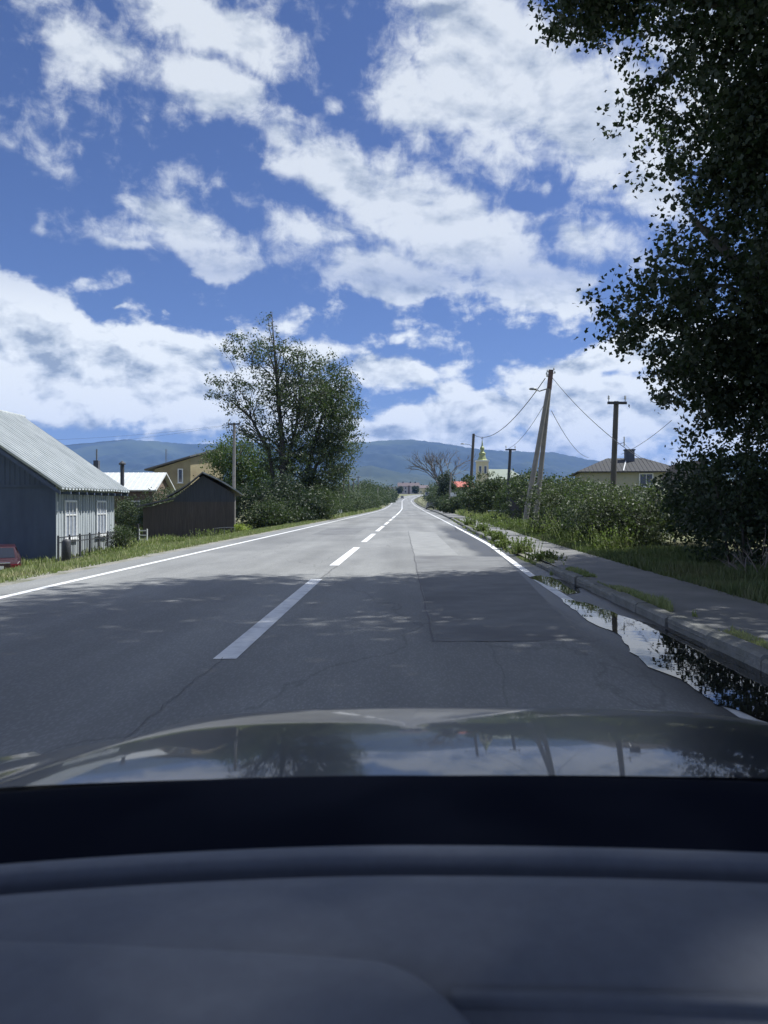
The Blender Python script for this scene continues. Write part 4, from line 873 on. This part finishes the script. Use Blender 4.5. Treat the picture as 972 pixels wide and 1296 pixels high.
# ochre house with a single rising rake
def ochre_house():
    d_ = 78; a = P(195.5, 594, d_); k = P(241, 580, d_ + 0); e_ = P(262, 574.5, d_ + 2.5); root = empty('ochre_house', (a.x, d_, -.9), label='two storey ochre house with one tall narrow window', cat='house')
    q = lambda p: p - Vector((a.x, d_, -.9))
    A, B_, C_ = q(a), q(k), q(P(285, 569, d_ + 5))
    vs = [(A.x, 0, -.5), (B_.x, 0, -.5), (C_.x, 4, -.5), (A.x, 8, -.5), (A.x, 0, A.z), (B_.x, 0, B_.z), (C_.x, 4, C_.z), (A.x, 8, A.z)]
    MB().add(vs, [(0, 1, 5, 4), (1, 2, 6, 5), (2, 3, 7, 6), (3, 0, 4, 7), (4, 5, 6, 7), (3, 2, 1, 0)]).build('wall', M['wall_yellow'], root)
    rv = [(A.x - .9, -.4, A.z - .15), (B_.x + .1, -.5, B_.z + .07), (C_.x + .5, 3.6, C_.z + .12), (A.x - .9, 8.4, A.z - .15)]
    MB().add([(x, y, z + .02) for x, y, z in rv] + [(x, y, z + .17) for x, y, z in rv], [(3, 2, 1, 0), (4, 5, 6, 7), (0, 1, 5, 4), (1, 2, 6, 5), (2, 3, 7, 6), (3, 0, 4, 7)]).build('roof', M['barn_roof'], root)
    wq = q(P(228.4, 610, d_)); window(root, wq.x, wq.z, .34, 1.25, 0, M['white'], M['glass'], fw=.1)
    for dx in (5.2, 6.4): MB().tube([(A.x + .1 * dx, 2, A.z), (A.x + .1 * dx, 2, A.z + 2.2)], .03, 5).build('aerial', M['steel'], root)
ochre_house()
h = simple_house('far_white_house', (P(188, 0, 100).x, 100, 0), 0, 4.2, 5, 4.0, 1.25, M['wall_olive'], M['roof_white'], 'house with a pale flat roof half hidden by the ochre house', wins=((-.8, 2.6, .8, .9),))
MB().box(.9, 2.2, 1.5, 2.5, 5.0, 5.6).build('chimney', M['brick_red'], h)

# barn with lean-to
def barn():
    L = P(181, 680, 45.5); Rr = P(296, 667, 47); o_ = Vector((L.x, L.y, -.95)); ex = Vector((Rr.x - L.x, Rr.y - L.y, 0)); W_ = ex.length; rz = math.atan2(ex.y, ex.x)
    root = empty('barn', o_, rz, label='dark windowless barn with a low lean-to and worn gable roof', cat='barn')
    # local x along the front, z measured from -.95
    def fx(px): # local x where the sight line through px meets the front
        k = (px - HX) / F; t = (L.x - k * L.y) / (k * ex.y - ex.x); return t * W_, L.y + t * ex.y
    def z_(px, py): x, d_ = fx(px); return x, EYE + (HY - py) / F * d_ + .95
    p0 = z_(176, 641); p1 = z_(219, 632); p2 = z_(224, 624); p3 = z_(256, 599); p4 = z_(296, 622)
    dep = 6.5
    MB().prism([(0, -.5), (p1[0], -.5), (p1[0], p1[1] - .12), (0, p0[1] - .1)], 'y', 0, dep - 1).build('lean_to_wall', M['barn_wood'], root)
    MB().prism([(p1[0] + .003, -.5), (W_, -.5), (W_, p4[1] - .1), (p3[0], p3[1] - .12), (p1[0] + .003, p1[1] - .1)], 'y', .02, dep).build('wall', M['barn_wood'], root)
    b = MB(); zc = p1[1] - .15
    for i in range(40):
        x0 = .01 + i * W_ / 40; x1 = x0 + W_ / 40 - .02; xm = (x0 + x1) / 2
        if x0 > p1[0] - .1 or True:
            zt = (p0[1] + (p1[1] - p0[1]) * xm / p1[0] - .14) if xm < p1[0] else min(zc, 9)
            b.box(x0, x1, -.03 - .012 * (i % 2), -.002, -.4, zt)
    b.build('wall_boards', M['barn_wood'], root, kind='stuff')
    b = MB()
    for i in range(34):
        x0 = p1[0] + .05 + i * (W_ - p1[0]) / 34; x1 = x0 + (W_ - p1[0]) / 34 - .015; xm = (x0 + x1) / 2
        zt = (p2[1] + (p3[1] - p2[1]) * (xm - p2[0]) / (p3[0] - p2[0]) if xm < p3[0] else p3[1] + (p4[1] - p3[1]) * (xm - p3[0]) / (p4[0] - p3[0])) - .16
        if zt > zc + .05: b.box(x0, x1, -.035, -.002, zc + .01, zt)
    b.build('gable_boards', M['barn_upper'], root, kind='stuff')
    def slab(a, c_, y0, y1, th, nm, m_, sag=0.):
        n_ = 6; vs = []; 
        for i in range(n_ + 1):
            t = i / n_; x = a[0] + (c_[0] - a[0]) * t; z = a[1] + (c_[1] - a[1]) * t - sag * math.sin(PI * t)
            vs += [(x, y0, z), (x, y1, z), (x, y1, z + th), (x, y0, z + th)]
        fs = [(i * 4 + j, i * 4 + (j + 1) % 4, (i + 1) * 4 + (j + 1) % 4, (i + 1) * 4 + j) for i in range(n_) for j in range(4)] + [(3, 2, 1, 0), tuple(range(n_ * 4, n_ * 4 + 4))]
        MB().add(vs, fs).build(nm, m_, root)
    slab((-.35, p0[1] - .05), (p1[0] + .1, p1[1] + .05), -.35, dep - .8, .08, 'lean_to_roof', M['barn_roof'])
    slab((p1[0] - .35, p1[1] + .12), p3, -.4, dep + .3, .09, 'roof', M['barn_roof'], .12)
    slab((p3[0] + .002, p3[1]), (W_ + .5, p4[1] - .25), -.4, dep + .3, .09, 'roof', mat('pale_slate_edge', (.36, .37, .38), (.26, .27, .28), scale=3, rough=.7), -.1)
barn()
# pale trellis and small bench-like frame near barn
root = empty('garden_gate', (P(181, 0, 42).x, 42, -.9), label='small white gate at the left end of the barn', cat='gate')
for x in (-.22, .22): MB().box(x - .03, x + .03, -.03, .03, -.1, .75).build('post', M['white'], root)
for z in (.15, .4, .65): MB().box(-.188, .188, -.02, .02, z - .03, z + .03).build('slat', M['white'], root)
root = empty('handrail', (P(284, 0, 44).x, 44, GZ(P(284, 0, 44).x, 44)), label='low bent metal handrail in front of the barn', cat='railing')
MB().tube([(-.55, 0, 0), (-.55, 0, .55), (.1, 0, .6), (.6, 0, .6), (.6, 0, 0)], .02, 6).build('rail', M['steel'], root); MB().tube([(0, 0, 0), (0, 0, .58)], .015, 6).build('post', M['steel'], root)
o = MB().box(-.25, .25, -.15, .15, -.2, .7).build('utility_box', M['white'], loc=(P(430, 0, 88).x, 88, GZ(P(430, 0, 88).x, 88)), bevel=.02); tag(o, label='small pale box beside the roadside pole and dense tree', cat='box')

# right-hand houses
h = simple_house('hipped_house', (P(795, 0, 66).x + .3, 66, 0), R(-8), 8.3, 7.5, 4.0, 1.3, M['wall_olive'], M['roof_slate'], 'old hipped roof house with white framed window behind the bushes', hip=3.0, wins=((1.2, 2.75, 1.0, 1.0),), over=.45, chim=(.25, 3.0, 4.6, 6.0, .4), ribs=.35)
b = MB(); b.tube([(-.75, -.42, 4.06), (.0, 3.2, 5.2)], .05, 5); b.build('flashing', M['white'], h)
shed = simple_house('gabled_shed', (P(872, 0, 33).x + .55, 33, .1), R(-4), 3.0, 4.5, .6, 2.35, M['barn_wood'], mat('shed_roof', (.04, .035, .035), (.06, .05, .05), scale=4, rough=.9), 'steep brown gabled shed beneath the dark tree', ridge='y', cat='shed', over=.2)
for x in (-1.25, -.83, -.41, .01, .43, .85, 1.27): MB().box(x - .19, x + .19, -.03, -.002, 0, .6 + 2.35 * (1 - (abs(x) + .2) / 1.7) * .95).build('plank', M['barn_wood'], shed)
for i in range(-2, 3):
    pass
# red roofed house
simple_house('red_roofed_house', (P(586, 0, 155).x, 155, .2), R(5), 4.2, 6, 4.4, 1.2, M['wall_pink'], M['roof_red'], 'small pale house with a bright red roof above the bushes', wins=((-.8, 2.4, .7, .9), (.8, 2.4, .7, .9)), over=.3)
# far house closing the road
def far_house():
    d_ = 560; c_ = P(517, 624, d_); root = simple_house('far_long_house', (c_.x, d_, float(zr(d_)) - .6), 0, 15.2, 9, 6.0, 2.6, M['wall_pink'], M['roof_maroon'], 'long pinkish two storey house where the road bends away',
                                                 wins=((-5.2, 1.2, 1.2, 1.5), (-2.2, 1.2, 1.2, 1.5), (3.0, 1.2, 1.2, 1.5), (5.6, 1.2, 1.2, 1.5), (-5.2, 3.9, 1.2, 1.4), (-2.2, 3.9, 1.2, 1.4), (3.0, 3.9, 1.2, 1.4), (5.6, 3.9, 1.2, 1.4)))
    MB().box(-.3, .9, -.2, -.002, -1, 6.4).build('door_bay', M['roof_maroon'], root)
    for x in (-4, 1.5, 5): MB().box(x - .4, x + .4, 4.0, 4.8, 7.8, 9.4).build('chimney', M['brick_red'], root)
far_house()
for px, d_, w, h_, lb, wm, rm in [(536, 600, 9, 5, 'pale house half hidden right of the long far house', 'wall_cream', 'roof_maroon'), (499, 640, 9, 4.5, 'distant house left of the long far house', 'wall_cream', 'roof_slate')]:
    simple_house('far_house', (P(px, 0, d_).x, d_, float(zr(d_)) - .5), R(12), w, 8, h_, 2.4, M[wm], M[rm], lb, wins=((-2, 1.5, 1.2, 1.3), (2, 1.5, 1.2, 1.3)))
for px, w, h_, lb in [(505, 5, 5, 'dark bush against the left end of the long far house'), (526, 4, 5.5, 'dark bush against the right end of the long far house')]:
    bush('roadside_tree', (px - HX) / F * 540, 540, w, h_, 4, M['leaf_dark'], lb, n=110, per=20, size=.8, spread=.5, cat='tree', z=float(zr(540)))
# church
def church():
    d_ = 260; c_ = P(611, 600, d_); root = empty('church', (c_.x, d_, 0), label='yellow church with green gold spire above the trees', cat='church')
    k = d_ / F; z = lambda py: EYE + (HY - py) * k
    hw = 7.3 * k
    MB().box(-hw, hw, 0, 2 * hw, -1, z(584)).build('tower', M['wall_cream'], root)
    MB().box(-hw - .3, hw + .3, -.3, 2 * hw + .3, z(584) + .003, z(582.4)).build('cornice', M['white'], root)
    for x in (-hw * .45, hw * .45):
        window(root, x, z(599), .75, 2.4, 0, M['white'], M['glass'], fw=.12, sill=False)
    sp_ = empty('spire', (0, hw, 0)); bpy.data.objects.remove(sp_)
    prof = [(hw + .2, z(582.4)), (hw * .8, z(581)), (hw * .62, z(578)), (hw * .52, z(575.5)), (hw * .62, z(574.5)), (hw * .60, z(573)), (hw * .34, z(571.5)), (hw * .30, z(568.5)), (hw * .42, z(567.5)), (hw * .36, z(566)), (hw * .16, z(564)), (hw * .13, z(561)), (hw * .05, z(557)), (0, z(556.5))]
    s_ = MB().lathe(prof, 12, Matrix.Translation((0, hw, 0))).build('spire', M['copper'], root, smooth=False)
    MB().box(-.06, .06, hw - .06, hw + .06, z(557), z(552)).box(-.4, .4, hw - .055, hw + .055, z(554.6), z(554.0)).build('cross', M['iron'], s_)
    MB().lathe([(.34, z(570.6)), (.36, z(569.4))], 12, Matrix.Translation((0, hw, 0))).build('lantern', M['white'], s_)
    # nave
    x0, x1 = hw + .01, P(663, 0, d_).x - c_.x
    MB().box(x0, x1, 0, 9, -1, z(606.5)).build('nave', M['wall_cream'], root)
    rv = [(x0 - .0, -.5, z(606.5)), (x1 + .8, -.5, z(606.5)), (x1 - 4, 4.5, z(593)), (x0, 4.5, z(593)), (x1 + .8, 9.5, z(606.5)), (x0, 9.5, z(606.5))]
    MB().add(rv, [(0, 1, 2, 3), (4, 5, 3, 2), (1, 4, 2), (5, 0, 3)]).build('nave_roof', M['church_roof'], root)
    for i in range(3): window(root, x0 + 2.2 + i * 3.2, z(614), 1.0, 1.8, 0, M['white'], M['glass'], fw=.12, sill=False)
church()

# dark fence and low pale rail behind the thin pole
root = empty('board_fence', (P(645, 0, 49).x, 49, GZ(6.9, 49)), label='dark tall board fence behind the leaning poles', cat='fence')
for i in range(16): MB().box(i * .16, i * .16 + .145, -.02 - (i % 2) * .01, .0, 0, 2.1 + .05 * rnd.random()).build('plank', M['fence_purple'], root)
for z in (.4, 1.7): MB().box(0, 2.55, .002, .06, z - .05, z + .05).build('rail', M['fence_purple'], root)
root = empty('low_fence', (P(617, 0, 57).x, 57, GZ(6.3, 57)), label='low dark fence with a broken white top rail', cat='fence')
for i in range(5):
    MB().box(i * .42 + .02, i * .42 + .34, -.02, .02, .58, .64).build('top_rail', M['white'], root); MB().box(i * .42 + .34, i * .42 + .4, -.03, .03, -.1, .66).build('post', M['iron'], root)
root = empty('concrete_posts', (P(655, 0, 46).x, 46, GZ(6.8, 46))); bpy.data.objects.remove(root)

# road sign: square plate on two posts
root = empty('road_sign', (P(540.5, 0, 165).x, 165, .15), label='square white bordered sign on two posts by the bend', cat='sign')
for x in (-.42, .42): MB().tube([(x, 0, -.2), (x, 0, 4.6)], .045, 6).build('post', M['steel'], root)
MB().box(-.40, .40, -.07, -.046, 2.85, 3.65).build('plate', M['white'], root)
MB().box(-.29, .29, -.078, -.0705, 2.96, 3.54).build('panel', M['sign_blue'], root)
MB().add([(-.17, -.081, 3.08), (.17, -.081, 3.08), (0, -.081, 3.40)], [(0, 1, 2)]).build('symbol', M['white'], root)
root = empty('road_sign', (P(571, 0, 100).x, 100, .2), label='small white sign plate beside the grey pole', cat='sign')
MB().tube([(0, 0, -.2), (0, 0, 3.0)], .04, 6).build('post', M['steel'], root); MB().box(-.1, .7, -.06, -.042, 2.0, 2.5).build('plate', M['white'], root)

# ------------------------------------------------------------------ cars
def car(name, loc, rz, paint, label, plate=False, front=False):
    root = empty(name, loc, rz, label=label, cat='car')   # rear faces local -y
    st = [  # y, half width, z bottom, belt z, roof z (equal belt: no cabin), roof half width
        (0, .70, .38, .84, .84, .62), (.10, .78, .30, .93, .93, .70), (.62, .81, .28, .95, .96, .66), (1.05, .82, .28, .95, 1.36, .58), (1.6, .82, .28, .95, 1.42, .60), (2.4, .82, .28, .94, 1.40, .60), (3.0, .81, .28, .93, 1.10, .60), (3.2, .81, .28, .92, .93, .66), (3.9, .78, .30, .82, .83, .66), (4.1, .70, .36, .68, .69, .6)]
    vs = []; 
    for y, hw, zb, bz, rz_, rw in st: vs += [(-hw, y, zb), (-hw - .02, y, (zb + bz) / 2), (-hw + .03, y, bz), (-rw, y, rz_), (rw, y, rz_), (hw - .03, y, bz), (hw + .02, y, (zb + bz) / 2), (hw, y, zb)]
    n_ = 8; fs = [(i * n_ + j, (i + 1) * n_ + j, (i + 1) * n_ + (j + 1) % n_, i * n_ + (j + 1) % n_) for i in range(len(st) - 1) for j in range(n_)] + [tuple(range(n_)), tuple(range((len(st) - 1) * n_, len(st) * n_))[::-1]]
    b = MB().add(vs, fs); body = b.build('body', paint, root, smooth=False, bevel=.015)
    MB().add([(-.60, .66, 1.01), (.60, .66, 1.01), (.54, .99, 1.33), (-.54, .99, 1.33)], [(0, 1, 2, 3)]).build('rear_window', M['glass'], root)
    MB().add([(-.56, 2.47, 1.345), (.56, 2.47, 1.345), (.60, 2.99, 1.06), (-.60, 2.99, 1.06)], [(0, 1, 2, 3)]).build('windscreen', M['glass'], root)
    for s in (-1, 1):
        MB().add([(s * .745, 1.15, 1.0), (s * .745, 2.85, .99), (s * .66, 2.5, 1.3), (s * .645, 1.3, 1.32)], [(0, 1, 2, 3)]).build('side_window', M['glass'], root)
        MB().box(min(s * .46, s * .76), max(s * .46, s * .76), -.03, .06, .66, .83).build('tail_light', M['tail'], root, bevel=.01)
        MB().box(min(s * .42, s * .70), max(s * .42, s * .70), 4.05, 4.14, .52, .66).build('headlight', M['white'], root, bevel=.01)
        for y in (.8, 3.35):
            w = MB().tube([(s * .64, y, .3), (s * .83, y, .3)], .3, 18).build('wheel', M['rubber'], root); MB().tube([(s * .825, y, .3), (s * .845, y, .3)], .18, 12).build('rim', M['chrome'], w)
    MB().box(-.80, .80, -.08, .06, .40, .52).build('rear_bumper', M['chrome'], root, bevel=.02)
    MB().box(-.45, .45, -.015, .03, .85, .89).build('trim_strip', M['chrome'], root, bevel=.01)
    MB().box(-.80, .80, 4.02, 4.2, .36, .5).build('front_bumper', M['rubber'], root, bevel=.02)
    MB().box(-.26, .26, -.045, -.02, .66, .77).build('number_plate', M['white'], root)
    return root
cz = GZ(-13.4, 25.8)
car('parked_car', (-13.62, 25.7, cz - .28), R(27), M['red_car'], 'red saloon seen from behind, parked beside the wooden house')
car('oncoming_car', (float(cx_(395)) - 1.7, 395, float(zr(395)) + .0), PI, M['dark_car'], 'small dark car coming down the far road')
car('roadside_car', (P(544, 0, 160).x, 160, .12), PI, M['dark_car'], 'dark car standing under the square road sign')

# ------------------------------------------------------------------ our own car: bonnet, cowl, dashboard, windscreen
M['paint_hood'] = mat('dark_car_lacquer', (.010, .014, .026), rough=.35, coat=.55, spec=.15)
M['paint_hood'].node_tree.nodes['Principled BSDF'].inputs['Coat Roughness'].default_value = .035
M['cowl'] = mat('black_cowl', (.005, .007, .015), rough=.95, spec=.04)
M['dash'] = mat('soft_dash_plastic', (.115, .132, .172), (.10, .115, .152), scale=60, rough=.62, bump=.15, bscale=900, bdist=.001, spec=.35)
M['dash_dark'] = mat('dark_dash_plastic', (.022, .028, .05), rough=.7, spec=.25)
own = empty('car', (0, 0, 0), label='dark car we look out of, bonnet and dashboard across the bottom', cat='car')
def hood():
    nx, ny = 121, 80; xs = np.linspace(-.74, .98, nx); ts = np.linspace(0, 1, ny); G = np.zeros((ny, nx, 3))
    for j, t in enumerate(ts):
        for i, x in enumerate(xs):
            ax = abs(x - .12); front = 1.60 - .46 * (ax / .86) ** 5
            y = .84 + (front - .84) * t
            s = (y - .84)
            z = .884 - .100 * s - .060 * s * s - .030 * (ax / .86) ** 2 - .10 * max(0, ax - .66) ** 1.3
            z -= .045 * (ax / .86) ** 4 * s * 2
            z -= .55 * max(0, y - (front - .20)) ** 2 * 1.6
            # raised centre field bounded by two creases running forward and inward
            cr = .60 - .16 * s; e = ax - cr; z += .020 / (1 + math.exp(e / .016)) + .004 * math.exp(-(e / .03) ** 2)
            G[j, i] = (x, y, z)
    grid('bonnet', G, M['paint_hood'], own)
    # front fall of the nose
    H = np.zeros((6, nx, 3))
    for k in range(6):
        H[k] = G[-1]; H[k, :, 1] += .10 * math.sin(k / 5 * PI / 2) ; H[k, :, 2] -= .22 * (1 - math.cos(k / 5 * PI / 2))
    grid('nose', H, M['paint_hood'], own)
    for s_, xe in ((-1, -.748), (1, .988)):
        Fd = np.zeros((9, 40, 3))
        for k in range(9):
            for j in range(40):
                y = .30 + 1.35 * j / 39; a = k / 8 * PI * .46; e_ = .30 * max(0, y - .9) ** 2
                Fd[k, j] = (xe + s_ * (.30 * math.sin(a)) - s_ * e_ * .6 * k / 8, y, .815 - .10 * max(0, y - .84) - .09 * max(0, y - .84) ** 2 - .34 * (1 - math.cos(a)) - (.02 if k == 0 else 0))
        grid('fender', Fd, M['paint_hood'], own)
hood()
def dash():
    # profile from the windscreen foot back to the instruments, bowed in plan
    bow = lambda x: -.055 * abs(x / .6) ** 2 - (.035 * max(0, -x / .5) ** 1.5)
    def strip(name, prof, m_, nx=61, xr=(-.8, .8)):
        xs = np.linspace(*xr, nx); G = [[(x, y + bow(x), z) for x in xs] for y, z in prof]; return grid(name, G, m_, own)
    strip('cowl', [(.88, .80), (.855, .90), (.835, .905), (.80, .903), (.745, .894), (.70, .888), (.672, .885)], M['cowl'])
    strip('defroster_trim', [(.676, .860), (.673, .900), (.669, .9035), (.660, .9045), (.650, .905), (.646, .9035), (.644, .895), (.643, .862)], M['dash'])
    strip('defroster_slot', [(.650, .868), (.600, .868)], M['dash_dark'])
    strip('dashboard', [(.616, .865), (.6155, .900), (.612, .9045), (.59, .907), (.54, .908), (.515, .9065), (.50, .904), (.485, .898), (.47, .886), (.455, .868), (.44, .845), (.40, .80), (.30, .76), (.22, .7), (.2, .6)], M['dash'])
    # raised instrument hood on the left, a step above the dash top
    xs = np.linspace(-.80, .075, 90); G = []
    for k, t in enumerate(np.linspace(0, 1, 26)):
        row = []
        for x in xs:
            front = .560 + bow(x) * .35 - .050 * max(0, (x + .5) / .5) ** 1.5 - .11 * max(0, (x + .02) / .095) ** 2
            y = front - (front - .12) * t
            hgt = .030 * min(1, (t / .07)) ** .6 * (1 - .75 * max(0, (x + .03) / .105) ** 2)
            row.append((x, y, .884 + hgt - .05 * t ** 2 - (.012 if t == 0 else 0)))
        G.append(row)
    grid('instrument_hood', G, M['dash'], own)
    # dark hollow and pale trim line at the right of the instrument hood
    strip('trim_line', [(.4805, .8962), (.480, .899), (.474, .895), (.4735, .889)], M['dash'], xr=(.03, .8))
dash()
# windscreen, pillars, roof
def wsh():
    m_ = bpy.data.materials.new('clear_windscreen'); m_.use_nodes = True; nt = m_.node_tree; nt.nodes.clear(); t = nt.nodes.new('ShaderNodeBsdfTransparent'); o = nt.nodes.new('ShaderNodeOutputMaterial'); t.inputs[0].default_value = (.95, .965, .96, 1); nt.links.new(t.outputs[0], o.inputs[0])
    G = [[(x, .86 - .95 * t - .08 * (x / .75) ** 2, .90 + .60 * t - .02 * math.sin(PI * t) * 0 + .04 * math.sin(PI * t)) for x in np.linspace(-.76, .76, 21)] for t in np.linspace(0, 1, 9)]
    grid('windscreen', G, m_, own)
    M['headliner'] = mat('headliner', (.09, .09, .10), rough=.95)
    G = [[(x, -.10 - 1.9 * t, 1.505 + .02 * math.sin(PI * t) - .06 * (x / .76) ** 4) for x in np.linspace(-.76, .76, 13)] for t in np.linspace(0, 1, 7)]
    o = grid('roof', G, M['paint_hood'], own); G2 = [[(x, y, z - .03) for x, y, z in row] for row in G]; grid('headliner', G2, M['headliner'], own)
    for s in (-1, 1): MB().tube([(s * .79, .80, .86), (s * .78, .4, 1.2), (s * .76, -.1, 1.47)], .035, 8).build('pillar', M['cowl'], own, smooth=True)
    for s in (-1, 1): MB().box(s * .82 - .03, s * .82 + .03, -1.9, .85, .30, .93).build('door', M['paint_hood'], own, bevel=.01)
wsh()

# ------------------------------------------------------------------ the air
def haze():
    m_ = bpy.data.materials.new('haze_air'); m_.use_nodes = True; nt = m_.node_tree; nt.nodes.clear()
    v = nt.nodes.new('ShaderNodeVolumePrincipled'); o = nt.nodes.new('ShaderNodeOutputMaterial'); v.inputs['Color'].default_value = (.22, .43, 1.0, 1); v.inputs['Density'].default_value = HAZE; v.inputs['Anisotropy'].default_value = .0
    nt.links.new(v.outputs[0], o.inputs['Volume'])
    b = MB().box(-15500, 15500, -9500, 9200, -40, 620).build('haze', m_); tag(b, kind='stuff', label='blue summer haze in the air towards the hills', cat='haze')
HAZE = 8e-5
haze()
